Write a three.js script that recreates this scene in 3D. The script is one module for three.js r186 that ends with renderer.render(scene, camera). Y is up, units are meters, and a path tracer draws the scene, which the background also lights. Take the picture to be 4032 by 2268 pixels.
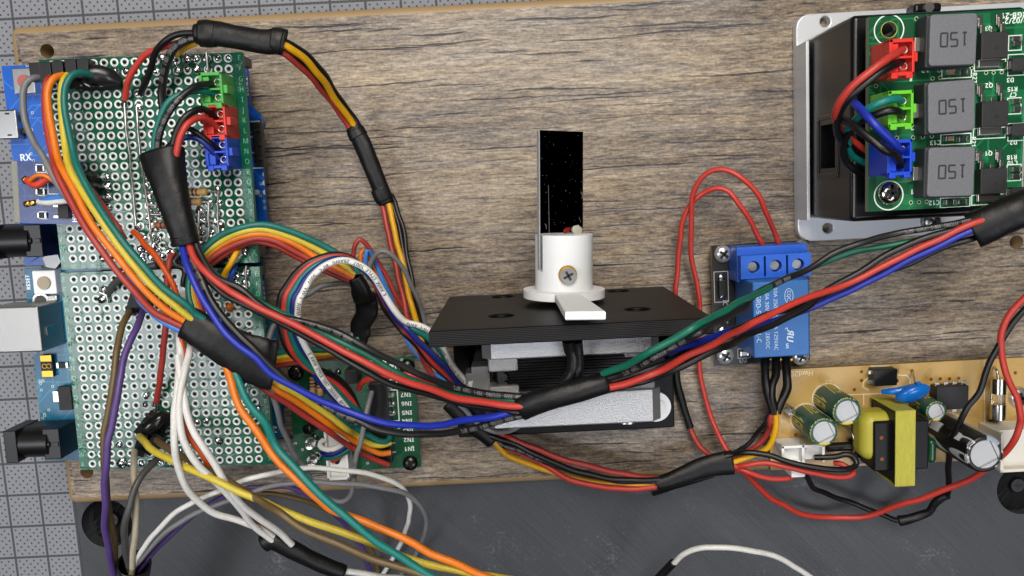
import * as THREE from 'three';
import { RoundedBoxGeometry } from 'three/addons/geometries/RoundedBoxGeometry.js';
import { mergeGeometries } from 'three/addons/utils/BufferGeometryUtils.js';
import { RectAreaLightUniformsLib } from 'three/addons/lights/RectAreaLightUniformsLib.js';
import { ImprovedNoise } from 'three/addons/math/ImprovedNoise.js';
import { Brush, Evaluator, SUBTRACTION } from 'three-bvh-csg';
// ---------- camera, lamps, exposure ----------
const scene = new THREE.Scene();
scene.background = new THREE.Color(0x000000);
const camera = new THREE.PerspectiveCamera(40.66, 16 / 9, 0.01, 20);
camera.position.set(0, 0.222, 0);
camera.up.set(0, 0, -1);
camera.lookAt(0, 0.222 - 0.99230, 0.12388);
scene.add(camera);
const renderer = new THREE.WebGLRenderer({ antialias: true });
renderer.toneMapping = THREE.LinearToneMapping;
renderer.toneMappingExposure = 1.0;
renderer.shadowMap.enabled = true;
RectAreaLightUniformsLib.init();
// ceiling lamps of the workroom: place, size (m), strength, colour
const LAMPS = [
  [0.0, 0.66, -0.34, 0.3, 0.42, 12, 0xfff7ec],
  [0.46, 1.05, 0.5, 0.42, 0.5, 5.2, 0xf3f6ff],
  [-0.54, 1.0, 0.17, 0.36, 0.32, 10, 0xf6f8ff],
];
const LAMP_LABELS = ['warm white ceiling lamp panel above the far edge of the board', 'cool white ceiling lamp panel above the power supply side', 'cool white ceiling lamp panel above the microcontroller side'];
LAMPS.forEach(([x, y, z, w, d, k, c], i) => {
  const l = new THREE.RectAreaLight(c, k, w, d);
  l.position.set(x, y - 0.004, z); l.lookAt(0, 0, 0.02); scene.add(l);
  const m = new THREE.Mesh(new THREE.BoxGeometry(w, d, 0.03), new THREE.MeshStandardMaterial({ color: 0xdddddd, emissive: c, emissiveIntensity: k * 0.25, roughness: .6 }));
  m.position.set(x, y, z); m.lookAt(0, 0, 0.02); m.translateZ(-0.03);
  m.name = i ? 'ceiling_lamp_00' + i : 'ceiling_lamp'; m.userData = { label: LAMP_LABELS[i], category: 'lamp', group: 'ceiling lamps out of frame' };
  scene.add(m);
});
// ---------- helpers: geometry is written in millimetres ----------
const S = 0.001, TAU = Math.PI * 2, V3 = (a) => new THREE.Vector3(...a);
let seed = 7;
const rnd = (a = 0, b = 1) => { seed = (seed * 1664525 + 1013904223) >>> 0; return a + (b - a) * seed / 4294967296; };
const PN = new ImprovedNoise(), noise = (x, y, z = 0) => PN.noise(x + 31.7, y + 17.3, z + 5.1);
const mat = (c, r = .45, m = 0, o = {}) => new THREE.MeshStandardMaterial({ color: c, roughness: r, metalness: m, ...o });
const taken = {};
const uniq = (n) => { const k = taken[n] = (taken[n] ?? -1) + 1; return k ? n + '_' + String(k).padStart(3, '0') : n; };
function fix(g) { if (!g.userData.s) { g.scale(S, S, S); g.userData.s = 1; } return g; }
function mesh(name, geo, m) { const o = new THREE.Mesh(fix(geo), m); o.name = name; o.castShadow = o.receiveShadow = true; return o; }
function thing(name, label, category, fr, group) {
  const o = new THREE.Group(); o.name = uniq(name); scene.add(o);
  if (fr) { o.position.set(fr.p[0] * S, fr.p[1] * S, fr.p[2] * S); o.rotation.y = fr.a || 0; }
  o.userData = { label, category }; if (group) o.userData.group = group;
  return o;
}
function part(p, name, geo, m, pos = [0, 0, 0], rot = [0, 0, 0]) {
  const o = mesh(name, geo, m); o.position.set(pos[0] * S, pos[1] * S, pos[2] * S); o.rotation.set(...rot); p.add(o); return o;
}
function solo(name, label, category, geo, m, group) {
  const o = mesh(uniq(name), geo, m); o.userData = { label, category }; if (group) o.userData.group = group; scene.add(o); return o;
}
const memo = {};
const rb = (w, h, d, r = .25, s = 1) => memo['b' + [w, h, d, r, s]] ??= new RoundedBoxGeometry(w, h, d, s, Math.min(r, w * .49, h * .49, d * .49));
const cyl = (r, h, n = 20, r2 = r) => memo['c' + [r, h, n, r2]] ??= new THREE.CylinderGeometry(r2, r, h, n);
const merge = (...gs) => mergeGeometries(gs.map((g) => { const h = g.index ? g.toNonIndexed() : g.clone(); for (const k of Object.keys(h.attributes)) if (!['position', 'normal', 'uv'].includes(k)) h.deleteAttribute(k); return h; }));
const at = (g, x, y, z, rx = 0, ry = 0, rz = 0) => { const h = g.clone(); h.userData = {}; if (rx) h.rotateX(rx); if (rz) h.rotateZ(rz); if (ry) h.rotateY(ry); return h.translate(x, y, z); };
// box whose top face is the rectangle R = [x, y, z, w, d]
const topbox = (p, name, R, t, m, r = .25, dy = 0) => part(p, name, rb(R[3], t, R[4], r), m, [R[0], R[1] - t / 2 + dy, R[2]]);
const lerpA = (a, t) => { if (!Array.isArray(a)) return a; const k = t * (a.length - 1), i = Math.min(a.length - 2, Math.floor(k)); return a[i] + (a[i + 1] - a[i]) * (k - i); };
// tube along a path; rw, rh half width and half height (numbers or lists along the path); hollow = wall thickness
function sweep(pts, rw, rh = rw, o = {}) {
  const curve = new THREE.CatmullRomCurve3(pts.map(V3), false, 'centripetal');
  const len = curve.getLength(), n = o.n || Math.max(8, Math.min(190, Math.round(len / (o.step || 1.1)))), m = o.m || 10, pos = [], nor = [], uv = [], idx = [];
  const Y = new THREE.Vector3(0, 1, 0), side = new THREE.Vector3(), up = new THREE.Vector3(), sd = o.seed || 1;
  const P = curve.getSpacedPoints(n);
  const Tn_ = () => P.map((p, i) => P[Math.min(n, i + 1)].clone().sub(P[Math.max(0, i - 1)]).normalize());
  if (o.jit) for (let i = 1; i < n; i++) { const q = i / n * len, e = o.jit * Math.min(1, i / 6, (n - i) / 6); P[i].x += e * noise(q * .11, sd * 3.1, 1); P[i].z += e * noise(q * .11, sd * 3.1, 7); P[i].y += e * .5 * noise(q * .1, sd * 3.1, 12); }
  const Tn = Tn_(), frames = [];
  for (let i = 0; i <= n; i++) {
    const t = Tn[i], c = t.clone().cross(Y);
    if (i === 0) { side.copy(c.length() > .05 ? c : new THREE.Vector3(1, 0, 0)); if (o.roll) side.applyAxisAngle(t, o.roll); }
    else if (o.flat && c.length() > .3) { c.normalize(); side.copy(o.roll ? c.applyAxisAngle(t, o.roll) : c); }
    side.addScaledVector(t, -side.dot(t)).normalize(); up.copy(side).cross(t).normalize();
    frames.push([side.clone(), up.clone()]);
  }
  const ring = (i, k, inset, flip) => {
    const [s, u] = frames[i], t = i / n, a = rw_(t) - inset, b = rh_(t) - inset, w = o.wob || 0;
    for (let j = 0; j <= m; j++) {
      const th = j / m * TAU, e = o.sq || 1; let ca = Math.cos(th), sa = Math.sin(th);
      if (e !== 1) { ca = Math.sign(ca) * Math.abs(ca) ** e; sa = Math.sign(sa) * Math.abs(sa) ** e; }
      const q = w ? 1 + w * (noise(t * len * .22 + sd * 9, Math.cos(th) * 1.3, Math.sin(th) * 1.3 + sd) + .5 * noise(t * len * .6 + sd * 5, Math.cos(th) * 2.5, Math.sin(th) * 2.5)) : 1;
      const v = P[i].clone().addScaledVector(s, ca * a * q).addScaledVector(u, sa * b * q);
      pos.push(v.x, v.y, v.z);
      const nv = s.clone().multiplyScalar(Math.cos(th) / Math.max(a, .05)).addScaledVector(u, Math.sin(th) / Math.max(b, .05)).normalize().multiplyScalar(flip ? -1 : 1);
      nor.push(nv.x, nv.y, nv.z); uv.push(t * len / (o.ulen || 10) + (o.u0 || 0), j / m);
    }
  };
  const rw_ = (t) => lerpA(rw, t), rh_ = (t) => lerpA(rh, t);
  const strip = (a, b, flip) => { for (let j = 0; j < m; j++) { const p = a + j, q = a + j + 1, r = b + j, s = b + j + 1; flip ? idx.push(p, q, r, q, s, r) : idx.push(p, r, q, q, r, s); } };
  for (let i = 0; i <= n; i++) ring(i, 0, 0, false);
  for (let i = 0; i < n; i++) strip(i * (m + 1), (i + 1) * (m + 1), false);
  const cap = (i, dir) => {
    const b = pos.length / 3, t = Tn[i].clone().multiplyScalar(dir); ring(i, 0, 0, false);
    pos.push(P[i].x, P[i].y, P[i].z); nor.push(t.x, t.y, t.z); uv.push(0, 0);
    for (let j = 0; j <= m; j++) { nor[(b + j) * 3] = t.x; nor[(b + j) * 3 + 1] = t.y; nor[(b + j) * 3 + 2] = t.z; }
    for (let j = 0; j < m; j++) dir < 0 ? idx.push(b + j, b + j + 1, b + m + 1) : idx.push(b + j + 1, b + j, b + m + 1);
  };
  if (o.hollow) {
    const b = pos.length / 3;
    for (let i = 0; i <= n; i++) ring(i, 0, o.hollow, true);
    for (let i = 0; i < n; i++) strip(b + i * (m + 1), b + (i + 1) * (m + 1), true);
    strip(0, b, true); strip(n * (m + 1), b + n * (m + 1), false);
  } else { cap(0, -1); cap(n, 1); }
  const g = new THREE.BufferGeometry();
  g.setAttribute('position', new THREE.Float32BufferAttribute(pos, 3)); g.setAttribute('normal', new THREE.Float32BufferAttribute(nor, 3)); g.setAttribute('uv', new THREE.Float32BufferAttribute(uv, 2)); g.setIndex(idx);
  if (o.wob) g.computeVertexNormals();
  return g;
}
const WIRES = 'loose hook-up wires';
const wire = (name, label, m, r, pts, o) => solo(name, label, 'wire', sweep(pts, r, r, { jit: .5, seed: rnd(1, 99), ulen: 30, ...o }), m);
function ribbon(name, label, list, r, o) { const t = thing(name, label, 'ribbon cable'); for (const [m, pts] of list) part(t, 'wire', sweep(pts, r, r, { jit: .25, seed: rnd(1, 9), ulen: 30, ...o }), m); return t; }
const sleeve = (label, pts, rw, rh, o = {}) => solo('heat_shrink_sleeve', label, 'sleeve', sweep(pts, rw, rh, { flat: 1, m: 22, hollow: .4, wob: .05, seed: rnd(1, 90), step: .7, ...o }), o.mat || SHRINK);
function blobGeo(r, sy = .6, k = .35, s = rnd(0, 99), det = 2) {
  const g = new THREE.IcosahedronGeometry(r, det), p = g.attributes.position;
  for (let i = 0; i < p.count; i++) { const v = new THREE.Vector3().fromBufferAttribute(p, i), q = 1 + k * noise(v.x / r * 1.2 + s, v.y / r * 1.2, v.z / r * 1.2 + s); p.setXYZ(i, v.x * q, v.y * q * sy, v.z * q); }
  g.computeVertexNormals(); const n = g.attributes.normal;  // smooth: the noise gradient is gentle, so point normals outward along the blob
  for (let i = 0; i < p.count; i++) { const v = new THREE.Vector3(p.getX(i), p.getY(i) / sy / sy, p.getZ(i)).normalize(), f = new THREE.Vector3().fromBufferAttribute(n, i); v.lerp(f, .4).normalize(); n.setXYZ(i, v.x, v.y, v.z); }
  return g;
}
const BLOBS = []; const blob = (p, pos, r = .9) => { if (!BLOBS.length) for (let i = 0; i < 7; i++) BLOBS.push(fix(blobGeo(1, .62, .55, i * 7.3))); const o = part(p, 'solder_joint', BLOBS[Math.floor(rnd(0, 7))], SOLDER, pos, [0, rnd(0, 6), 0]); o.scale.set(r * rnd(.85, 1.2), r, r * rnd(.85, 1.25)); return o; };
// ---------- textures ----------
function canvasTex(w, h, draw, srgb = true) {
  const c = document.createElement('canvas'); c.width = w; c.height = h; const g = c.getContext('2d'); draw(g, w, h);
  const t = new THREE.CanvasTexture(c); if (srgb) t.colorSpace = THREE.SRGBColorSpace; t.anisotropy = 8; t.wrapS = t.wrapT = THREE.RepeatWrapping; return t;
}
function dataTex(w, h, fn, srgb = true) {
  const d = new Uint8Array(w * h * 4);
  for (let y = 0; y < h; y++) for (let x = 0; x < w; x++) { const c = fn(x, y), k = (y * w + x) * 4; d[k] = c[0]; d[k + 1] = c[1]; d[k + 2] = c[2]; d[k + 3] = 255; }
  const t = new THREE.DataTexture(d, w, h); if (srgb) t.colorSpace = THREE.SRGBColorSpace; t.magFilter = t.minFilter = THREE.LinearFilter; t.wrapS = t.wrapT = THREE.RepeatWrapping; t.needsUpdate = true; return t;
}
const clamp = (v) => v < 0 ? 0 : v > 255 ? 255 : v;
// printed weathered-wood laminate, 2048 x 1024 px over 300 x 150 mm
const WW = 2048, WH = 1024, wf = new Float32Array(WW * WH), wd = new Float32Array(WW * WH), wt = new Float32Array(WW * WH);
{
  const ppm = WW / 300;
  for (let y = 0; y < WH; y++) for (let x = 0; x < WW; x++) {
    const X = x / ppm, Y = y / ppm, wy = Y + 1.2 * noise(X * .02, Y * .05, 3) + .25 * noise(X * .09, Y * .2, 8);
    let v = .44 * noise(X * .014, wy * .06, 1) + .36 * noise(X * .03, wy * .3, 2) + .44 * noise(X * .12, wy * .85, 4) + .6 * noise(X * .3, wy * 1.6, 6) + .5 * noise(X * .75, wy * 2.6, 9) + .34 * noise(X * 1.5, Y * 2.2, 14);
    wf[y * WW + x] = v; wt[y * WW + x] = noise(X * .03, wy * .3, 21) + .5 * noise(X * .2, wy * 1.1, 25);
  }
  const stroke = (x0, y0, len, th, amt, deep, ph) => {
    for (let i = 0; i < len; i++) {
      const x = Math.round(x0 + i), e = Math.sin(Math.PI * i / len) ** .6, yy = y0 + 7 * noise((x0 + i) * .006, ph) + 2.2 * noise((x0 + i) * .03, ph + 3), hw = th * e * (.6 + .9 * Math.abs(noise(i * .035, ph + 9)));
      if (x < 0 || x >= WW) continue;
      for (let y = Math.floor(yy - hw - 1); y <= yy + hw + 1; y++) { if (y < 0 || y >= WH) continue; const q = Math.max(0, Math.min(1, hw + .5 - Math.abs(y - yy))); wf[y * WW + x] += amt * q; if (deep) wd[y * WW + x] = Math.max(wd[y * WW + x], q * e); }
    }
  };
  for (let i = 0; i < 9000; i++) stroke(rnd(-80, WW), rnd(0, WH), rnd(8, 60), rnd(.3, 1.0), rnd(-.55, .5), 0, rnd(0, 900));
  for (let i = 0; i < 2600; i++) stroke(rnd(-120, WW), rnd(0, WH), rnd(15, 110), rnd(.5, 1.3), rnd(-.8, .1), 0, rnd(0, 900));
  for (let i = 0; i < 340; i++) stroke(rnd(-300, WW), rnd(0, WH), rnd(50, 300), rnd(.8, 2.1), rnd(-1.4, -.6), 1, rnd(0, 900));
}
const ramp = [[33, 31, 32], [62, 55, 52], [97, 87, 78], [130, 117, 101], [159, 145, 124], [184, 170, 146]];
const woodTex = dataTex(WW, WH, (x, y) => {
  const k = y * WW + x, v = Math.max(0, Math.min(.999, .58 + wf[k] * .4)) * 5, i = Math.floor(v), t = v - i, w = wt[k] * 6, b = wd[k];
  const c = [0, 1, 2].map((j) => ramp[i][j] + (ramp[Math.min(5, i + 1)][j] - ramp[i][j]) * t);
  return [clamp(c[0] * (1 - .3 * b) + w), clamp(c[1] * (1 - .27 * b) + w * .2), clamp(c[2] * (1 - .18 * b) - w)];
});
const woodBump = dataTex(WW, WH, (x, y) => { const k = y * WW + x, v = clamp(150 + wf[k] * 40 - wd[k] * 90); return [v, v, v]; }, false);
const fineBump = dataTex(512, 512, (x, y) => { const v = clamp(128 + 60 * noise(x * .16, y * .16) + 50 * noise(x * .37, y * .37, 4)); return [v, v, v]; }, false);
// grey cutting mat: 4 x 4 one-centimetre cells with a staggered dot print
const matTex = canvasTex(1024, 1024, (g) => {
  g.fillStyle = '#47494d'; g.fillRect(0, 0, 1024, 1024);
  for (let i = 0; i < 4; i++) for (let j = 0; j < 4; j++) {
    const x = i * 256, y = j * 256; g.fillStyle = '#81848b'; g.fillRect(x + 9, y + 9, 238, 238);
    g.fillStyle = '#3a3c40';
    const n = 9, s = 252 / n;
    for (let a = 0; a <= n; a++) for (let b = 0; b <= n; b++) { if ((a + b) % 2) continue; g.beginPath(); g.arc(x + 2 + a * s, y + 2 + b * s, 7.4, 0, TAU); g.fill(); }
  }
  for (let i = 0; i < 9000; i++) { g.fillStyle = rnd() < .5 ? 'rgba(255,255,255,.05)' : 'rgba(0,0,0,.06)'; g.fillRect(rnd(0, 1024), rnd(0, 1024), rnd(1, 5), rnd(1, 5)); }
});
// dark grey printed plastic: diagonal extrusion lines with scuffs, 1024 px over 60 mm
const scuff = (X, Y) => Math.max(0, noise(X * .05, Y * .06, 40) * .8 + .5 * noise(X * .21, Y * .21, 42) + .7 * noise(X * 1.1, Y * 1.1, 44) + .4 * noise(X * 3, Y * 3, 45) - .42) * .6;
const printTex = dataTex(2048, 1024, (x, y) => {
  const X = x * 240 / 2048, Y = y * 120 / 1024, d = (X * .72 + Y * .7), l = Math.sin(d * TAU / .62), s = scuff(X, Y), n = noise(X * 2.1, Y * 2.1, 3) * 6 + noise(d * 2.4, X * .03 - Y * .03, 7) * 8, k = 62 + l * 5 + n + s * 82;
  return [clamp(k * .95), clamp(k * .985), clamp(k * 1.06)];
});
const printBump = dataTex(2048, 1024, (x, y) => { const X = x * 240 / 2048, Y = y * 120 / 1024, d = (X * .72 + Y * .7), v = clamp(128 + 70 * Math.sin(d * TAU / .62) + 30 * noise(d * 1.6, X * .05, 7)); return [v, v, v]; }, false);
const layerBump = dataTex(8, 64, (x, y) => { const v = 128 + 110 * Math.sin(y / 64 * TAU * 4); return [v, v, v]; }, false);
const metalBump = dataTex(512, 512, (x, y) => { const v = clamp(128 + 80 * noise(x * .09, y * .09, 2) + 70 * noise(x * .22, y * .22, 5)); return [v, v, v]; }, false);
const wrinkBump = dataTex(512, 256, (x, y) => { const a = y / 256 * TAU, v = clamp(128 + 70 * noise(x * .018, Math.cos(a) * 2.4, Math.sin(a) * 2.4) + 46 * noise(x * .06, Math.cos(a) * 5, Math.sin(a) * 5 + 9) + 22 * noise(x * .3, Math.cos(a) * 9, Math.sin(a) * 9)); return [v, v, v]; }, false);
const scuffTex = dataTex(512, 128, (x, y) => { const a = y / 128 * TAU, n = noise(x * .03, Math.cos(a), Math.sin(a)) * 14 + noise(x * .2, Math.cos(a) * 3, Math.sin(a) * 3) * 16, s = noise(x * .5, Math.cos(a) * 6, Math.sin(a) * 6 + 4) > .52 ? -46 : 0, v = clamp(238 + n + s); return [v, v, v]; });
// ---------- materials ----------
const SHRINK = new THREE.MeshPhysicalMaterial({ color: 0x0c0c0d, roughness: .46, specularIntensity: .7, bumpMap: wrinkBump, bumpScale: .00007 });
const SOLDER = mat(0xc9cbcd, .2, 1), TIN = mat(0xb9b7b0, .28, 1), STEEL = mat(0xbcbcba, .3, 1), PADM = mat(0xd2d5d3, .38, .25), GOLD = mat(0xc79a4b, .32, 1), COPPER = mat(0xb87444, .35, 1);
const BLACKP = mat(0x0d0d0e, .38), BLACKM = mat(0x131314, .6), CHIP = mat(0x1b1b1d, .5, 0, { bumpMap: fineBump, bumpScale: .00004 }), WHITEP = mat(0xdedfdc, .45), WHITEM = mat(0xe4e6e8, .55);
const DULL = (c, r, o) => new THREE.MeshPhysicalMaterial({ color: c, roughness: r, specularIntensity: .45, ...o });
const ins = (c, r = .45) => mat(c, r, 0, { map: scuffTex, bumpMap: fineBump, bumpScale: .00002 });
const RED = ins(0xc03a2f), RED2 = ins(0xa63830), BLK = ins(0x0c0c0d, .42), YEL = ins(0xe3a806), TEAL = ins(0x0c6d63), GRN = ins(0x0e6b55), BLU = ins(0x1a2fa8), WHT = ins(0xdcdcd8), GRY = ins(0x77787a), ORG = ins(0xe57b17), LYEL = ins(0xd0bb3a), LBLU = ins(0x3f83d6), PUR = ins(0x57407f), OLV = ins(0x665332), DGR = ins(0x4a4a49), BEI = ins(0xb7ae98), DORG = ins(0xd3520e), DBLU = ins(0x12267c);
const CLEAR = new THREE.MeshPhysicalMaterial({ color: 0xffffff, roughness: .08, transmission: 1, thickness: .002, ior: 1.5 });
// ---------- the setting ----------
const MATY = -15, BANG = 0.05;
{
  const g = new THREE.PlaneGeometry(900, 700); g.rotateX(-Math.PI / 2);
  const uv = g.attributes.uv, p = g.attributes.position; for (let i = 0; i < p.count; i++) uv.setXY(i, (p.getX(i) - 1.3) / 41.6, (-p.getZ(i) - 5.6) / 41.6);
  const o = mesh('desk_mat', g, mat(0xffffff, .7, 0, { map: matTex, bumpMap: fineBump, bumpScale: .00003 })); o.position.set(0, MATY * S, 0); o.rotation.y = BANG;
  o.userData = { kind: 'structure', label: 'grey cutting mat printed with dotted one-centimetre squares' }; scene.add(o);
}
// ---------- wood-grain board ----------
const BOARD = { p: [26.5, 0, 15.9], a: 0.0495, w: 326, d: 138.6 };
{
  const t = thing('wood_board', 'long wood-grain laminate board with tan rounded edges under all the electronics', 'board', BOARD);
  const toL = (x, z) => { const c = Math.cos(BOARD.a), s = Math.sin(BOARD.a), X = x - BOARD.p[0], Z = z - BOARD.p[2]; return [X * c - Z * s, X * s + Z * c]; };
  const holes = [[-128.88,0,-38.5], [-126.1,0,82.72], [144.11,0,14.52]].map((q) => [...toL(q[0], q[2]), 1.95]);
  const { w, d } = BOARD, e = 2.2, ev = new Evaluator();
  let core = new Brush(new RoundedBoxGeometry(w, 9, d, 4, 2.6)); core.updateMatrixWorld();
  for (const [x, z, r] of holes) { const b = new Brush(new THREE.CylinderGeometry(r, r, 12, 28)); b.position.set(x, 0, z); b.updateMatrixWorld(); core = ev.evaluate(core, b, SUBTRACTION); }
  const cg = core.geometry; for (const k of Object.keys(cg.attributes)) if (!['position', 'normal', 'uv'].includes(k)) cg.deleteAttribute(k);
  cg.clearGroups();
  part(t, 'core', cg, mat(0x99805c, .5, 0, { bumpMap: fineBump, bumpScale: .00005 }), [0, -4.7, 0]);
  const sh = new THREE.Shape(); sh.moveTo(-w / 2 + e, -d / 2 + e); sh.lineTo(w / 2 - e, -d / 2 + e); sh.lineTo(w / 2 - e, d / 2 - e); sh.lineTo(-w / 2 + e, d / 2 - e); sh.closePath();
  for (const [x, z, r] of holes) { const h = new THREE.Path(); h.absarc(x, -z, r, 0, TAU, true); sh.holes.push(h); }
  const g = new THREE.ExtrudeGeometry(sh, { depth: .25, bevelEnabled: false, curveSegments: 20 }); g.rotateX(-Math.PI / 2); g.translate(0, -.25, 0);
  const p = g.attributes.position, uv = g.attributes.uv; for (let i = 0; i < p.count; i++) uv.setXY(i, (p.getX(i) + 160) / 300, (-p.getZ(i) + 71) / 150);
  part(t, 'laminate', g, mat(0xffffff, .42, 0, { map: woodTex, bumpMap: woodBump, bumpScale: .00018 }));
}
// ---------- dark grey printed base under the near edge ----------
{
  const c0 = [-135.69,-9.3,95.05], hl = [-126.24,-9.3,102.82], hr = [158.48,-9.3,91.54];
  const fr = { p: [c0[0], -9.3, c0[2]], a: 0.045 };
  const t = thing('printed_base', 'dark grey 3D printed base plate with diagonal ridges under the board edge', 'base plate', fr);
  const toL = (q) => { const c = Math.cos(fr.a), s = Math.sin(fr.a), X = q[0] - c0[0], Z = q[2] - c0[2]; return [X * c - Z * s, X * s + Z * c]; };
  const sh = new THREE.Shape(), L = 320, z0 = 20, z1 = -120; sh.moveTo(0, z0); sh.lineTo(L, z0); sh.lineTo(L, z1); sh.lineTo(0, z1); sh.closePath();
  const hs = [[...toL(hl), 7.9], [...toL(hr), 8.2]];
  for (const [x, z, r] of hs) { const h = new THREE.Path(); h.absarc(x, -z, r, 0, TAU, true); sh.holes.push(h); }
  const g = new THREE.ExtrudeGeometry(sh, { depth: 4.9, bevelEnabled: true, bevelSize: .4, bevelThickness: .4, bevelSegments: 2, curveSegments: 40 }); g.rotateX(-Math.PI / 2); g.translate(0, -5.3, 0);
  const p = g.attributes.position, uv = g.attributes.uv; for (let i = 0; i < p.count; i++) uv.setXY(i, (p.getX(i) + 9) / 240, (-p.getZ(i) + 6) / 120);
  part(t, 'plate', g, mat(0xffffff, .5, 0, { map: printTex, bumpMap: printBump, bumpScale: .00007 }));
  const rough = mat(0x18191b, .5, 0, { bumpMap: metalBump, bumpScale: .0005 });
  for (const [x, z, r] of hs) {
    const gs = [at(cyl(r + 1.2, 1, 40), x, -4.9, z)];
    for (let i = -16; i < 17; i++) { const o = i * .52, q = Math.sqrt(Math.max(0, r * r - o * o)); if (q < 1.2) continue; gs.push(at(rb(q * 2 * rnd(.82, .98), rnd(.5, 1.1), .36, .1), x + o * .6, -4.2 + rnd(-.2, .2), z + o * .8, 0, .93 + rnd(-.06, .06))); }
    const f = part(t, 'recess_floor', merge(...gs), rough); f.userData.label = 'rough black ridged floor of a round recess';
    part(t, 'screw_head', merge(at(cyl(2.6, 1.4, 24, 2.1), x, -3.3, z), at(rb(3, .5, .6), x, -2.7, z), at(rb(.6, .5, 3), x, -2.7, z)), BLACKP);
  }
}
// ---------- circuit boards ----------
function pcb(t, name, w, d, th, holes, face, edge, rough = .35, outline, extra = {}) {   // top face at y = 0
  const sh = new THREE.Shape(); const o = outline || [[-w / 2, -d / 2], [w / 2, -d / 2], [w / 2, d / 2], [-w / 2, d / 2]];
  o.forEach(([x, z], i) => i ? sh.lineTo(x, -z) : sh.moveTo(x, -z)); sh.closePath();
  for (const [x, z, r, n] of holes) { const h = new THREE.Path(); const k = n || 12; for (let i = 0; i <= k; i++) { const a = -i / k * TAU; i ? h.lineTo(x + r * Math.cos(a), -z + r * Math.sin(a)) : h.moveTo(x + r, -z); } sh.holes.push(h); }
  const g = new THREE.ExtrudeGeometry(sh, { depth: th, bevelEnabled: false }); g.rotateX(-Math.PI / 2); g.translate(0, -th, 0);
  const p = g.attributes.position, uv = g.attributes.uv; for (let i = 0; i < p.count; i++) uv.setXY(i, p.getX(i) / w + .5, -p.getZ(i) / d + .5);
  return part(t, name, g, [mat(0xffffff, rough, 0, { map: face, ...extra }), edge]);
}
// painter works in board millimetres with the origin in the middle
const pcbTex = (w, d, ppm, base, draw) => canvasTex(Math.round(w * ppm), Math.round(d * ppm), (g, W, Hh) => {
  g.fillStyle = base; g.fillRect(0, 0, W, Hh);
  for (let i = 0; i < w * d * .5; i++) { g.fillStyle = rnd() < .5 ? 'rgba(255,255,255,.025)' : 'rgba(0,0,0,.05)'; g.fillRect(rnd(0, W), rnd(0, Hh), rnd(2, 16), rnd(2, 10)); }
  g.translate(W / 2, Hh / 2); g.scale(ppm, ppm); draw(g);
});
function txt(g, s, x, z, size, rot = 0, color = '#e6e8e4', bold = 1) { g.save(); g.translate(x, z); g.rotate(rot); g.fillStyle = color; g.font = (bold ? 'bold ' : '') + '40px sans-serif'; g.scale(size / 40, size / 40); g.textAlign = 'center'; g.textBaseline = 'middle'; g.fillText(s, 0, 0); g.restore(); }
const ln = (g, pts, c, w) => { g.strokeStyle = c; g.lineWidth = w; g.beginPath(); pts.forEach((p, i) => i ? g.lineTo(...p) : g.moveTo(...p)); g.stroke(); };
function traces(g, w, d, c, n) { for (let i = 0; i < n; i++) { let x = rnd(-w / 2, w / 2), z = rnd(-d / 2, d / 2); const p = [[x, z]]; for (let k = 0; k < 3; k++) { const a = Math.floor(rnd(0, 8)) * TAU / 8, l = rnd(2, 9); x += l * Math.cos(a); z += l * Math.sin(a); p.push([x, z]); } ln(g, p, c, .35); } }
function vias(g, w, d, n) { for (let i = 0; i < n; i++) { const x = rnd(-w / 2, w / 2), z = rnd(-d / 2, d / 2); g.fillStyle = '#cfd6d2'; g.beginPath(); g.arc(x, z, .38, 0, TAU); g.fill(); g.fillStyle = '#0b0c10'; g.beginPath(); g.arc(x, z, .2, 0, TAU); g.fill(); } }
const EDGE = mat(0x9c9a78, .7), EDGEG = mat(0x3f7a63, .55), EDGEB = mat(0x1c4f8c, .5);
function screw(p, name, pos, r, m, hex) {
  const dome = new THREE.SphereGeometry(r, 22, 8, 0, TAU, 0, Math.PI / 2); dome.scale(1, .5, 1);
  const o = part(p, name, merge(dome, at(cyl(r, .3, 22), 0, -.15, 0)), m, pos);
  part(o, 'cross_recess', merge(at(rb(r * 1.15, .3, r * .3, .08), 0, 0, 0), at(rb(r * .3, .3, r * 1.15, .08), 0, 0, 0)), mat(0x17171a, .5, .3), [0, r * .5 - .07, 0], [0, rnd(0, 1.5), 0]);
  return o;
}
function dcJack(p, pos, flip) { // opening towards -x
  const o = part(p, 'power_jack', merge(at(rb(3.4, 10.6, 9, .3), -5.3, 0, 0), at(rb(4.6, 9, 8.6, .3), 5, -.6, 0), at(cyl(4.35, 8, 28), 0, .6, 0, 0, 0, Math.PI / 2), at(rb(9, 5, 8.4, .3), 0, -2.6, 0)), BLACKP, pos);
  part(o, 'contact', merge(at(cyl(.9, .6, 16), 4.4, 3.6, 0, 0, 0, Math.PI / 2), at(rb(1.6, .3, 1.2, .1), 6.2, 4, 0)), mat(0x3a3a3c, .4, .8));
  return o;
}
function smd(p, name, x, y, z, w, d, h, body, turn = 0) {
  const o = part(p, name, rb(w * .62, h, d * .92, .08), body, [x, y + h / 2, z], [0, turn, 0]);
  part(o, 'end_cap', merge(at(rb(w * .2, h * .96, d, .06), -w * .41, 0, 0), at(rb(w * .2, h * .96, d, .06), w * .41, 0, 0)), TIN); return o;
}
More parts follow.
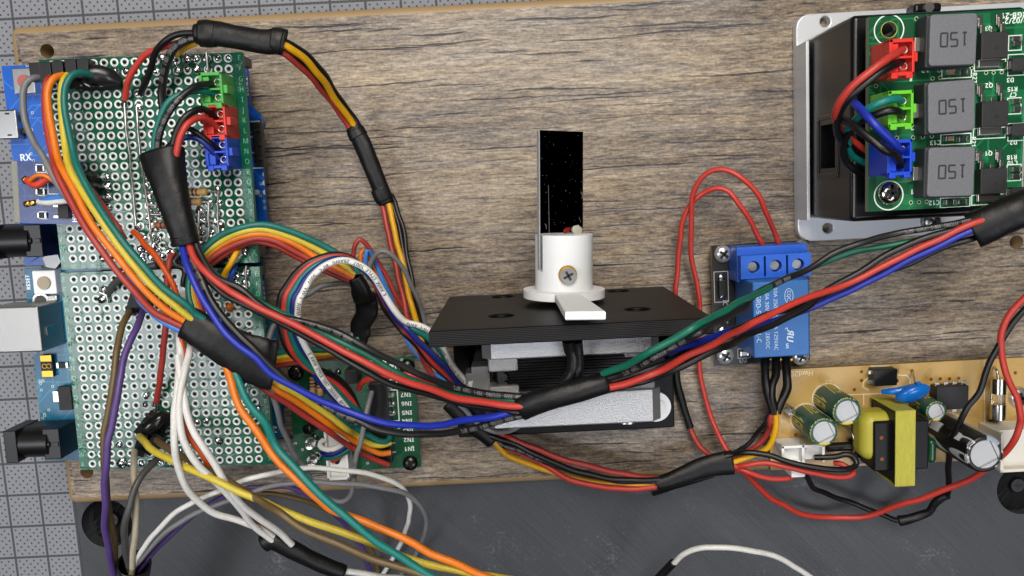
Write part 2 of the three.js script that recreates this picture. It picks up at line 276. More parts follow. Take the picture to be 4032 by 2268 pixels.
function resistor(p, a, b, m) { // axial resistor from a to b
  const A = V3(a), B = V3(b), mid = A.clone().lerp(B, .5), dir = B.clone().sub(A), L = dir.length(); dir.normalize();
  const pr = [[0, -2.6], [.75, -2.55], [1.0, -2.1], [.85, -1.5], [.85, 1.5], [1.0, 2.1], [.75, 2.55], [0, 2.6]].map((q) => new THREE.Vector2(q[0], q[1]));
  const o = part(p, 'resistor', new THREE.LatheGeometry(pr, 14), m, mid.toArray()); o.quaternion.setFromUnitVectors(new THREE.Vector3(0, 1, 0), dir);
  part(o, 'lead', cyl(.25, L, 8), TIN);
  [['#6a3b1a', -1.9], ['#1c1c1c', -.8], ['#8a1f14', .1], ['#b8923a', 1.7]].forEach(([c, y]) => part(o, 'band', cyl(.9 + (Math.abs(y) > 1.2 ? .1 : 0), .42, 14), mat(c, .5), [0, y, 0])); return o;
}
function jst(p, m, pos, turn = 0, wires = 1) { // tall two-way plug-in connector, w 5.5 x d 7.8 x h 9 mm, notch side towards +x
  const o = part(p, 'connector', merge(at(rb(5.5, 6.4, 7.8, .25), 0, 3.2, 0), at(rb(.8, 2.7, 7.8, .15), -2.35, 7.6, 0), at(rb(.6, 2.7, 7.8, .15), 2.45, 7.6, 0), at(rb(5.5, 2.7, .8, .15), 0, 7.6, -3.5), at(rb(5.5, 2.7, .8, .15), 0, 7.6, 3.5), at(rb(4.4, 2.5, .5, .1), 0, 7.6, 0), at(rb(1.8, 2.4, 6, .15), -1.4, 7.2, 0), at(rb(1.2, 4, 2, .2), 3.1, 6.4, 0), at(rb(1.5, 2, 1.4, .2), -1.6, 8.1, 3.8), at(rb(1.5, 2, 1.4, .2), 1.6, 8.1, 3.8)), m, pos, [0, turn, 0]);
  for (const s of [-1, 1]) part(o, 'contact', at(new THREE.TorusGeometry(.75, .16, 6, 14), 1.1, 7.4, s * 1.75, 1.57), TIN);
  return o;
}
// -- upper blue microcontroller board
{
  const F = {p:[-101.77,8.00,-7.62],a:0.0377,w:67.99,d:53.78}, w = F.w, d = F.d, t = thing('microcontroller_board', 'blue microcontroller board with micro USB socket under the upper green perfboard', 'circuit board', F);
  const tex = pcbTex(w, d, 16, '#0d55b4', (g) => {
    traces(g, w, d, 'rgba(120,170,225,.35)', 90); vias(g, w, d, 130);
    const q = [-30.38,0,-2.57]; txt(g, 'RX', q[0], q[2], 2.6, -.05); txt(g, 'TX', q[0] - 1, q[2] - 6, 2.4, -.05);
    const c = [31.94,0,-6.44]; txt(g, 'ICSP', c[0] - 1, c[2], 2, Math.PI); const e = [31.32,0,-18.97]; txt(g, 'TXD1', e[0] - .4, e[2], 2.2, Math.PI / 2);
    const b = [33.12,0,-3.58,3.01,12.47]; g.strokeStyle = '#dfe6ea'; g.lineWidth = .35; for (let k = 0; k < 3; k++) g.strokeRect(b[0] - b[3] / 2 - 1.6, b[2] - b[4] / 2 + k * b[4] / 3, b[3] + 1.9, b[4] / 3);
    for (const q of [[34.35,0,4.4],[34.17,0,6.75],[31.75,0,9.16],[34.12,0,9.25]]) { g.fillStyle = '#d8dcdc'; g.beginPath(); g.arc(q[0], q[2], .75, 0, TAU); g.fill(); }
  });
  const hl = [33.48,0,-9.13];
  const x = w / 2, z = d / 2;
  pcb(t, 'board', w, d, 1.6, [[hl[0], hl[2], 1.6, 24]], tex, EDGEB, .32, [[-x, -z], [x - 4.6, -z], [x - 2.4, -z + 2], [x - 2.4, -z + 12.5], [x, -z + 15], [x, z - 6], [x - 2.4, z - 3.4], [x - 2.4, z], [-x, z]]);
  const b = [-27.02,2.5,-22.45,5.75,6.55]; const bt = topbox(t, 'reset_button', b, 3, STEEL, .2); part(bt, 'plunger', cyl(1.7, .6, 24), mat(0xa8574f, .5), [.2, 1.6, .2]);
  const u = [-32.66,3,-11.22,5.93,7.62]; const us = topbox(t, 'usb_socket', u, 3, STEEL, .4);
  part(us, 'solder_tab', merge(at(rb(1, 1.4, 1.6), u[3] / 2 + .4, -.6, -1.8), at(rb(1, 1.4, 1.6), u[3] / 2 + .4, -.6, 1.8)), BLACKM);
  part(us, 'slot', merge(at(rb(1.2, .2, .5, .1), .6, 1.45, -u[4] / 2 + 1), at(rb(1.2, .2, .5, .1), .6, 1.45, u[4] / 2 - 1)), BLACKM);
  const j = [-30.11,5.5,19.7]; dcJack(t, j);
  const ic = [34.25,4,-3.3,2.42,11.64]; const hd = topbox(t, 'pin_header', [ic[0], ic[1], ic[2], ic[3], ic[4]], 2.5, BLACKP, .2);
  for (let i = 0; i < 3; i++) for (const s of [-.25, .25]) part(hd, 'pin', rb(.6, 4, .6, .1), mat(0x2a2a2c, .35, .6), [s * ic[3], .8, (i - 1) * ic[4] / 3.1]);
  for (const s of [-1, 1]) part(t, 'header_strip', rb(46, 8.5, 2.5, .2), BLACKP, [6, 4.3, s * (d / 2 - 3.4)]);
  const q = [-25.66,1,25.54]; part(t, 'mounting_nut', cyl(2.5, 1.2, 6), mat(0x9a9b98, .4, .5), [q[0], .6, q[2]], [0, .3, 0]);
  for (const [sx, sz] of [[-.36, -.4], [.38, -.36], [.38, .38], [-.36, .42]]) part(t, 'standoff', cyl(2, 6.4, 12), WHITEP, [sx * w, -4.75, sz * d]);
}
// -- lower teal microcontroller board
{
  const F = {p:[-99.91,8.00,47.74],a:0.0318,w:68.64,d:55.05}, w = F.w, d = F.d, t = thing('microcontroller_board', 'teal microcontroller board with silver square USB socket under the lower green perfboard', 'circuit board', F);
  const tex = pcbTex(w, d, 16, '#0d5c7e', (g) => {
    traces(g, w, d, 'rgba(90,160,180,.35)', 90); vias(g, w, d, 110); const q = [-33.78,0,-23.68]; txt(g, 'RESET', q[0] + .3, q[2], 1.5, -Math.PI / 2);
    const e = [31.71,0,-19.41]; txt(g, 'AREF', e[0], e[2], 2.4, Math.PI / 2); const v = [31.71,0,20.46]; txt(g, 'A4', v[0], v[2], 2, Math.PI / 2); txt(g, 'A5', v[0], v[2] + 5, 2, Math.PI / 2);
  });
  const x = w / 2, z = d / 2;
  pcb(t, 'board', w, d, 1.6, [], tex, EDGEB, .32, [[-x, -z], [x - 2.4, -z], [x - 2.4, -z + 12.5], [x, -z + 15], [x, z - 6], [x - 2.4, z - 3.4], [x - 2.4, z], [-x, z]]);
  const b = [-27.2,3,-23.81,6.31,6.49]; const bt = topbox(t, 'reset_button', b, 3.2, WHITEM, .3); part(bt, 'plunger', cyl(1.75, .9, 24), mat(0x9a8f7c, .5), [.1, 1.8, .1]);
  part(bt, 'lead', merge(at(rb(1, .4, .8), -b[3] / 2 - .4, -1.2, -1.5), at(rb(1, .4, .8), -b[3] / 2 - .4, -1.2, 1.5)), TIN);
  const u = [-31.47,11,-12.2,13.42,12.29]; const us = topbox(t, 'usb_socket', u, 11, mat(0xb0b0ac, .45, 1, { bumpMap: fineBump, bumpScale: .00006 }), .5);
  part(us, 'side_tab', rb(.25, 4, 2.4, .1), STEEL, [u[3] / 2 + .15, 1, 1]);
  const c = [-29.96,1,-18.46]; part(t, 'capacitor', merge(at(cyl(2.3, 1, 26), 0, .5, 0)), mat(0xc8c9c6, .3, .8), [c[0], 0, c[2]]); part(t, 'capacitor_core', cyl(1.6, 1.2, 24), mat(0x4b4b48, .5), [c[0], .6, c[2]]);
  const f = [-29.94,1.5,-0.19,3.3,6.08]; const fu = topbox(t, 'polyfuse', f, 1.2, CHIP, .1);
  for (const s of [-1, 1]) part(fu, 'terminal', rb(f[3] * .96, 1.24, f[4] * .3, .1), mat(0xd8a63c, .35, .6), [0, .06, s * f[4] * .36]);
  part(fu, 'marking', merge(at(new THREE.TorusGeometry(.62, .14, 6, 20), -.62, 0, 0, Math.PI / 2), at(new THREE.TorusGeometry(.62, .14, 6, 20), .62, 0, 0, Math.PI / 2)), mat(0xd8a63c, .35, .5), [0, .6, 0]);
  const r = [-25.24,2.5,8.92,3.67,6.66]; const rg = topbox(t, 'regulator_chip', r, 1.8, CHIP, .15); part(rg, 'tab', rb(2.4, .5, 3.2, .1), TIN, [-r[3] / 2 - 1.1, -.7, -.2]);
  for (let i = -1; i < 2; i++) part(rg, 'lead', rb(1.2, .4, .8, .1), TIN, [r[3] / 2 + .4, -.7, i * 2.3]);
  const k = [-25.94,0,-0.14]; smd(t, 'diode', k[0], 0, k[2], 3.2, 1.6, 1, CHIP); const k2 = [-27.01,0,-19.14]; smd(t, 'led', k2[0], 0, k2[2], 3, 1.4, .9, WHITEM);
  const j = [-31.05,5.5,19.84]; dcJack(t, j);
  for (const s of [-1, 1]) part(t, 'header_strip', rb(46, 8.5, 2.5, .2), BLACKP, [6, 4.3, s * (d / 2 - 3.4)]);
  for (const [sx, sz] of [[-.36, -.4], [.38, -.36], [.38, .38], [-.36, .42]]) part(t, 'standoff', cyl(2, 6.4, 12), WHITEP, [sx * w, -4.75, sz * d]);
}
// -- the two perfboards: every pad is a tinned ring round a real hole
const padGeo = (() => { const g = new THREE.LatheGeometry([[.5, -.3], [.52, .07], [.92, .07], [1.03, 0]].map((q) => new THREE.Vector2(...q)), 14); return fix(g); })();
const fluxBump = dataTex(1024, 1024, (x, y) => { const a = noise(x * .02, y * .02, 60), v = clamp(128 + 70 * Math.max(0, a + .15) * noise(x * .055, y * .055, 2) * 2 + 60 * Math.max(0, a) * noise(x * .15, y * .15, 7) * 2 + 8 * noise(x * .3, y * .3)); return [v, v, v]; }, false);
function perfboard(F, label, L, rowsStuff, colsStuff) {
  const px = F.w / 17, pz = F.d / 19, w = L.w, d = L.d, ox = L.x, oz = L.z, t = thing('perfboard', label, 'perfboard', F);
  const hs = []; for (let i = 0; i < 18; i++) for (let j = 0; j < 20; j++) hs.push([(i - 8.5) * px - ox, (j - 9.5) * pz - oz, .5, 8, i, j]);
  const tex = pcbTex(w, d, 18, '#09513b', (g) => {
    const LT = 'EFGHIJKLMNOPQRSTUVWX';
    for (let j = 0; j < 20; j++) for (const s of [-1, 1]) txt(g, LT[j], -ox + s * (9.55 * px) + .1, (j - 9.5) * pz - oz, 1.7, s > 0 ? 0 : 0, '#5fae8a', 0);
    for (let i = 0; i < 18; i++) txt(g, String(20 - i).padStart(2, '0'), (i - 8.5) * px - ox, 10.25 * pz - oz, 1.2, Math.PI, '#5fae8a', 0);
    traces(g, w, d, 'rgba(10,60,44,.25)', 30);
  });
  const b = pcb(t, 'board', w, d, 1.6, hs, tex, EDGEG, .2, null, { bumpMap: fluxBump, bumpScale: .00012 }); b.position.set(ox * S, 0, oz * S);
  const rest = [];
  for (const [x, z, , , i, j] of hs) {
    if (i >= colsStuff[0] && i <= colsStuff[1] && j >= rowsStuff[0] && j <= rowsStuff[1]) { rest.push(padGeo.clone().translate((x + ox) * S, 0, (z + oz) * S)); continue; }
    part(t, 'pad', padGeo, PADM, [x + ox, 0, z + oz]);
  }
  const r = new THREE.Mesh(mergeGeometries(rest), PADM); r.name = 'remaining_pads'; r.userData.kind = 'stuff'; t.add(r);
  part(t, 'pin_row', rb(44, 9, 2.4, .2), BLACKP, [2, -6.2, -F.d / 2 - .2]); part(t, 'pin_row', rb(44, 9, 2.4, .2), BLACKP, [2, -6.2, F.d / 2 + .2]);
  return t;
}
const P1L = (() => { const a = [-24.34,0,-24.8], b = [25.13,0,-25.58], c = [-25.17,0,27], e = [25.14,0,26.08]; const x0 = (a[0] + c[0]) / 2, x1 = (b[0] + e[0]) / 2, z0 = (a[2] + b[2]) / 2, z1 = (c[2] + e[2]) / 2; return { w: x1 - x0, d: z1 - z0, x: (x0 + x1) / 2, z: (z0 + z1) / 2 }; })();
const perf1 = perfboard({p:[-90.34,26.00,-7.64],a:0.0367,w:43.21,d:47.73}, 'upper green perfboard carrying green, red and blue plug connectors', P1L, [8, 19], [8, 12]);
{
  const t = perf1, px = {p:[-90.34,26.00,-7.64],a:0.0367,w:43.21,d:47.73};
  const C = [[20.14,9,-15.39],[20.28,9,-7.99],[20.19,9,-0.8]], m = [mat(0x3f9a3e, .42), mat(0xc02a22, .42), mat(0x0c3fb4, .42)];
  C.forEach((q, i) => { const o = jst(t, m[i], [q[0], 0, q[2]], 0); o.userData.label = ['green', 'red', 'blue'][i] + ' two-way plug connector'; });
  // solder joints
  const J = [[5.52,0.2,-24.58],[8.72,0.2,-23.04],[9.23,0.2,-21.34],[11.62,0.2,-24.1],[11.56,0.2,-21.9],[13.74,0.2,-24.02],[13.94,0.2,-21.68],[16.4,0.2,-23.92],[16.6,0.2,-21.58],[19.21,0.2,-23.95],[21.88,0.2,-23.98],[-3.57,0.2,-21.68],[-6.24,0.2,-21.64],[3.91,0.2,-21.53],[-1.28,0.2,-16.25],[-4.62,0.2,-13.75],[-1.2,0.2,-12.97],[-10.96,0.2,3.78],[-10.94,0.2,6.2],[-11.06,0.2,8.76],[-11.18,0.2,11.33],[-1.43,0.2,3.59],[-1.26,0.2,6.02],[-0.86,0.2,9],[-0.89,0.2,12.25],[-1.51,0.2,14.4],[-1,0.2,16.32],[-4.28,0.2,16.2],[-0.96,0.2,18.78],[-0.65,0.2,21.26],[-3.89,0.2,23.62],[-3.14,0.2,21.44],[-1.75,0.2,24.24],[3.83,0.2,23.35],[1.32,0.2,23.81],[4.46,0.2,25.58],[11.17,0.2,14.86],[11.72,0.2,13.25],[11.21,0.2,17.59],[10.88,0.2,19.76],[11.47,0.2,20.88],[14.22,0.2,11.17],[13.85,0.2,13.87],[13.49,0.2,16.58],[13.78,0.2,19.6],[16.67,0.2,8.02],[16.53,0.2,11.26],[16.17,0.2,13.96],[16.35,0.2,16.69],[21.99,0.2,23.19],[22.04,0.2,24.29],[-13.99,0.2,24.07],[19.74,0.2,23.93],[8.56,0.2,19.68],[1.44,0.2,10.7],[1.75,0.2,13.16],[2.22,0.2,13.99]];
  J.forEach((q) => blob(t, [q[0], .25, q[2]], rnd(.65, 1.1)));
  for (const q of [[-1.32,0.1,7.63],[-0.01,0.1,8.22],[-0.79,0.1,10.62],[0.47,0.1,11.76],[0.52,0.1,14.2],[-0.16,0.1,15.54],[0.46,0.1,17.75],[-1.11,0.1,19.88],[-2.48,0.1,19.83],[-3.79,0.1,21.98],[-2.22,0.1,22.86],[-0.27,0.1,22.66],[1.13,0.1,19.41],[2.57,0.1,21.66],[2.99,0.1,23.05],[10.37,0.1,11.03],[9.86,0.1,13.73],[10.17,0.1,16.46],[9.73,0.1,18.36],[12.4,0.1,16],[12.17,0.1,18.72],[14.63,0.1,15.54],[14.63,0.1,18.81],[17.18,0.1,17.81],[17.5,0.1,20.56],[18.42,0.1,22.79],[14.65,0.1,21.83],[12.39,0.1,22.57],[10.95,0.1,23.34],[13.62,0.1,24.27],[16.36,0.1,24.37],[18.24,0.1,24.99],[-1.92,0.1,8.15],[-4.6,0.1,24.7],[-3.28,0.1,25.3],[-0.23,0.1,25.14],[13.23,0.1,12.77],[12,0.1,11.09]]) blob(t, [q[0] + rnd(-.5, .5), .12, q[2] + rnd(-.5, .5)], rnd(.4, .95));
  // bare tinned leads
  for (const p of [[[-4.36,0.9,-13.63],[-4.25,1.4,-8.62],[-4.24,1.2,-3.42],[-4.14,1.1,-0.71],[-4.42,1,1.58],[-4.29,0.9,6.19],[-4.39,0.8,11.59],[-4.46,0.6,16.19]], [[-1.29,1.2,-13.02],[-1.25,1.6,-8.51],[-1.49,1.3,-1.92],[-1.57,1.2,0.18],[-1.37,0.8,5.79],[-1.09,0.7,11.71],[-0.99,0.7,17.12],[-1.13,0.6,23.72]],
    [[16.97,1,7.77],[16.54,0.9,11.25],[16.2,0.8,15.04],[16.14,0.7,19.35]], [[14.45,1,10.88],[13.92,0.9,14.36],[13.8,0.8,17.66],[13.09,0.7,20.63]], [[11.77,1,12.98],[11.24,0.9,16.46],[10.99,0.7,20.56]], [[-0.77,0.8,11.02],[1.43,0.8,11.2],[2.72,0.8,11.45]], [[-0.55,0.8,13.33],[1.15,0.8,13.49],[2.84,0.8,13.65]], [[17.17,1.8,-25.15],[16.87,1,-22.26],[16.82,0.6,-20.96]]])
    part(t, 'bare_lead', sweep(p, .33, .33, { m: 8, wob: .3, step: .5 }), TIN);
  const ra = mat(0xb79257, .45);
  resistor(t, [6.49,1.3,8.32], [16.66,1,8.42], ra); resistor(t, [5.76,1.3,10.44], [14.28,1,10.89], ra); resistor(t, [-0.35,1,16.18], [6.18,1,16.41], mat(0x8a5a3c, .45));
  // socket pins of the small module
  const hd = [-13.27,4,7.08,1.57,9.31]; topbox(t, 'right_angle_header', hd, 3.4, BLACKP, .2);
  for (const q of [[-11.96,1.4,3.76],[-12.21,1.4,6.16],[-12.47,1.4,8.7]]) part(t, 'header_pin', rb(2.6, .6, .65, .1), TIN, [q[0], q[1], q[2]], [0, 0, -.12]);
}
const P2L = (() => { const a = [-25.13,0,-26.22], b = [25.92,0,-26.45], c = [-25.47,0,25.9], e = [25.48,0,26.14]; const x0 = (a[0] + c[0]) / 2, x1 = (b[0] + e[0]) / 2, z0 = (a[2] + b[2]) / 2, z1 = (c[2] + e[2]) / 2; return { w: x1 - x0, d: z1 - z0, x: (x0 + x1) / 2, z: (z0 + z1) / 2 }; })();
const perf2 = perfboard({p:[-89.34,24.50,46.26],a:0.0310,w:43.97,d:48.91}, 'lower green perfboard mostly bare, with rows of empty white pads', P2L, [3, 14], [12, 16]);
{
  const t = perf2;
  for (const q of [[-14.26,0.3,-21.8],[-13.75,0.3,-19.82],[-15.06,0.3,-19.3],[-12.95,0.3,-20.92],[-3.61,0.3,9.09],[-4.18,0.3,10.82],[-4.43,0.3,11.98],[-6.41,0.3,8.71],[-6.2,0.3,6.39],[-6.83,0.3,13.39],[-14.23,0.3,24.06],[-14.31,0.3,24.95],[-12.14,0.3,24.72],[-8.97,0.3,24.52],[-3.8,0.3,24.38],[1.59,0.3,21.59],[11.8,0.3,18.96],[-14.22,0.3,19.33],[19.2,0.3,-22.5],[19.88,0.3,-24.16],[21.56,0.3,-22.43],[22.16,0.3,-24.92],[2.89,0.3,-26.91],[14.68,0.3,-21.52],[15.53,0.3,-21.72],[3.01,0.3,25.19],[-0.44,0.3,25.23],[-6.1,0.3,24.46],[6.51,0.3,13.78],[9.09,0.3,13.57],[22.37,0.3,10.77]]) blob(t, [q[0], .25, q[2]], rnd(.7, 1.15));
  for (const p of [[[22.78,1,-26.67],[22.39,0.9,-23.88],[22.4,0.7,-20.78]], [[-3.21,1.3,7.94],[-3.36,1,9.74],[-4.24,0.5,12.21]], [[-15.11,0.9,-21.04],[-13.64,0.8,-20.19],[-13.3,0.7,-18.18]]]) part(t, 'bare_lead', sweep(p, .36, .36, { m: 8, wob: .3, step: .5 }), TIN);
  const cr = [17.77,1.5,-16.21]; part(t, 'capacitor', blobGeo(1.1, 1, .1), mat(0xc46a1a, .4), [cr[0], 1.2, cr[2]]);
}
// -- small dark blue module overhanging the upper perfboard
{
  const F = {p:[-113.31,31.00,0.46],a:-0.0311,w:16.29,d:15.02}, w = F.w, d = F.d, t = thing('sensor_module', 'small dark blue module board overhanging the left side of the upper perfboard', 'module', F); t.rotation.z = -.03;
  const tex = pcbTex(w, d, 24, '#0b2a66', (g) => { traces(g, w, d, 'rgba(60,90,150,.3)', 24); g.strokeStyle = '#d9dde0'; g.lineWidth = .22; for (const q of [[-1.27,0,-5.83,2.29,1.89],[-1.45,0,-0.19,1.65,1.66],[-1.29,0,5.49,1.65,1.67],[2.23,0,-2.79,4.11,6.03]]) g.strokeRect(q[0] - q[3] / 2, q[2] - q[4] / 2, q[3], q[4]); txt(g, 'HW', 6.33, 5.71, 1.6, -1.57); txt(g, 'IN', 9.29, -6.23, 1.5, 1.57); });
  pcb(t, 'board', w, d, 1.6, [], tex, EDGEB, .3);
  part(t, 'edge_strip', rb(1.5, 1.7, d, .25), mat(0xa5a79c, .75, 0, { bumpMap: metalBump, bumpScale: .0002 }), [-w / 2 + .6, -.72, 0]).userData.label = 'rough pale cut edge';
  for (const q of [[-1.27,0,-5.85],[-1.43,0,-0.2],[-1.28,0,5.47]]) smd(t, 'resistor_chip', q[0], 0, q[2], 2.1, 1.3, .6, CHIP);
  const c = [4.38,1.6,4.41,2.5,3.34]; const ch = topbox(t, 'driver_chip', c, 1.5, CHIP, .12); for (const z of [-.25, .25]) part(ch, 'lead', rb(1.8, .3, .7, .1), TIN, [-c[3] / 2 - .8, -.55, z * c[4] * 1.6]);
  for (const q of [[-5.09,0,-3.03],[-4.83,0,2.88],[-3.49,0,2.58]]) { const o = blob(t, [q[0], .3, q[2]], .85); o.material = GOLD; }
}
// -- green stepper driver board with IN1 to IN7
{
  const F = {p:[-45.04,6.00,63.67],a:0.0486,w:35.97,d:32.39}, w = F.w, d = F.d, t = thing('stepper_driver_board', 'green stepper driver board marked IN1 to IN7 with clear LEDs and white socket', 'circuit board', F);
  const I = [[15.03,0,10.61],[15.05,0,7.93],[15.07,0,5.26],[14.94,0,2.36],[15.04,0,-0.12],[15.12,0,-2.77],[15.07,0,-5.32]];
  const pin = [[11.27,0,-5.5],[11.25,0,-2.86],[11.22,0,-0.21]], bx = [11.28,0,-6.62,2.37,17.6];
  const tex = pcbTex(w, d, 26, '#0a4a2e', (g) => {
    traces(g, w, d, 'rgba(30,110,70,.5)', 40); vias(g, w, d, 20);
    I.forEach((q, i) => txt(g, 'IN' + (i + 1), q[0], q[2], 1.75, Math.PI));
    g.strokeStyle = '#dfe4de'; g.lineWidth = .35; g.strokeRect(bx[0] - 1.3, bx[2] - bx[4] / 2, 2.7, bx[4]); ln(g, [[bx[0] - 1.3, -6.9], [bx[0] + 1.4, -6.9]], '#dfe4de', .35);
    const v = [8.54,0,-15.34]; txt(g, '5-12V', v[0] - .8, v[2], 1.9, Math.PI); const u = [11.52,0,-13.78]; txt(g, '&', u[0], u[2], 2, Math.PI / 2); const y = [11,0,-8.44]; txt(g, 'ULN', y[0], y[2], 1.7, Math.PI / 2); const r = [-11.41,0,-11.11]; txt(g, 'R1', r[0], r[2], 1.5, -Math.PI / 2);
  });
  pcb(t, 'board', w, d, 1.6, [], tex, EDGEG, .32);
  for (const q of [[-15.57,0,-13.21],[16.05,0,-13.56],[15.08,0,14.73]]) screw(t, 'screw', [q[0], .5, q[2]], 2.2, mat(0x0c0c0d, .25));
  for (const p of pin) { part(t, 'pin', merge(at(cyl(.75, .4, 14), 0, .2, 0), at(cyl(.35, 1.2, 8), 0, .6, 0)), TIN, [p[0], 0, p[2]]); }
  const lg = merge(at(cyl(1.5, 3.4, 20), 0, 1.7, 0), at(cyl(1.75, .6, 20), 0, .3, 0), at(new THREE.SphereGeometry(1.5, 20, 8, 0, TAU, 0, 1.57), 0, 3.4, 0));
  for (const q of [[-12.49,0,2.22],[-12,0,1.95],[-12.22,0,6.61],[-12.15,0,11.62]]) { const l = part(t, 'led', lg, CLEAR, [q[0], .6, q[2]]); part(l, 'cup', merge(at(cyl(.7, .5, 12, 1), 0, 1.6, 0), at(rb(.4, 1.6, .5, .1), -.4, .8, 0)), STEEL); }
  const wc = [-4.51,6,9.6,6.23,14.18]; const wcx = topbox(t, 'white_socket', [wc[0], wc[1] - 2, wc[2], wc[3], wc[4]], 4, WHITEP, .3);
  part(wcx, 'wall', merge(at(rb(.7, 3, wc[4], .15), -wc[3] / 2 + .35, 2.6, 0), at(rb(.7, 3, wc[4], .15), wc[3] / 2 - .35, 2.6, 0), at(rb(wc[3], 3, .7, .15), 0, 2.6, wc[4] / 2 - .35)), WHITEP);
  const dip = [8.18,5,1.15,5.26,22.85]; const dp = topbox(t, 'socketed_chip', dip, 4.5, BLACKP, .3);
  for (let i = 0; i < 8; i++) for (const s of [-1, 1]) part(dp, 'lead', rb(.9, .5, .6, .1), TIN, [s * (dip[3] / 2 + .3), -.6, (i - 3.5) * dip[4] / 8.4]);
  const jp = [1.23,6,-12.59,3.63,3.87]; topbox(t, 'jumper_cap', jp, 6, BLACKP, .25);
  for (const q of [[-3.68,0,-12.95],[-6.3,0,-13.07],[7.65,0,-7.01]]) blob(t, [q[0], .3, q[2]], .8);
  resistor(t, [-10.93,1,-11.96], [-11.18,1,-6.93], mat(0xc8a97a, .45)); resistor(t, [-8.81,1,-11.54], [-9.04,1,-6.66], mat(0xc8a97a, .45));
  for (const [sx, sz] of [[-.44, -.43], [.44, -.43], [.44, .43], [-.44, .43]]) part(t, 'standoff', cyl(1.8, 4.4, 12), WHITEP, [sx * w, -3.8, sz * d]);
}
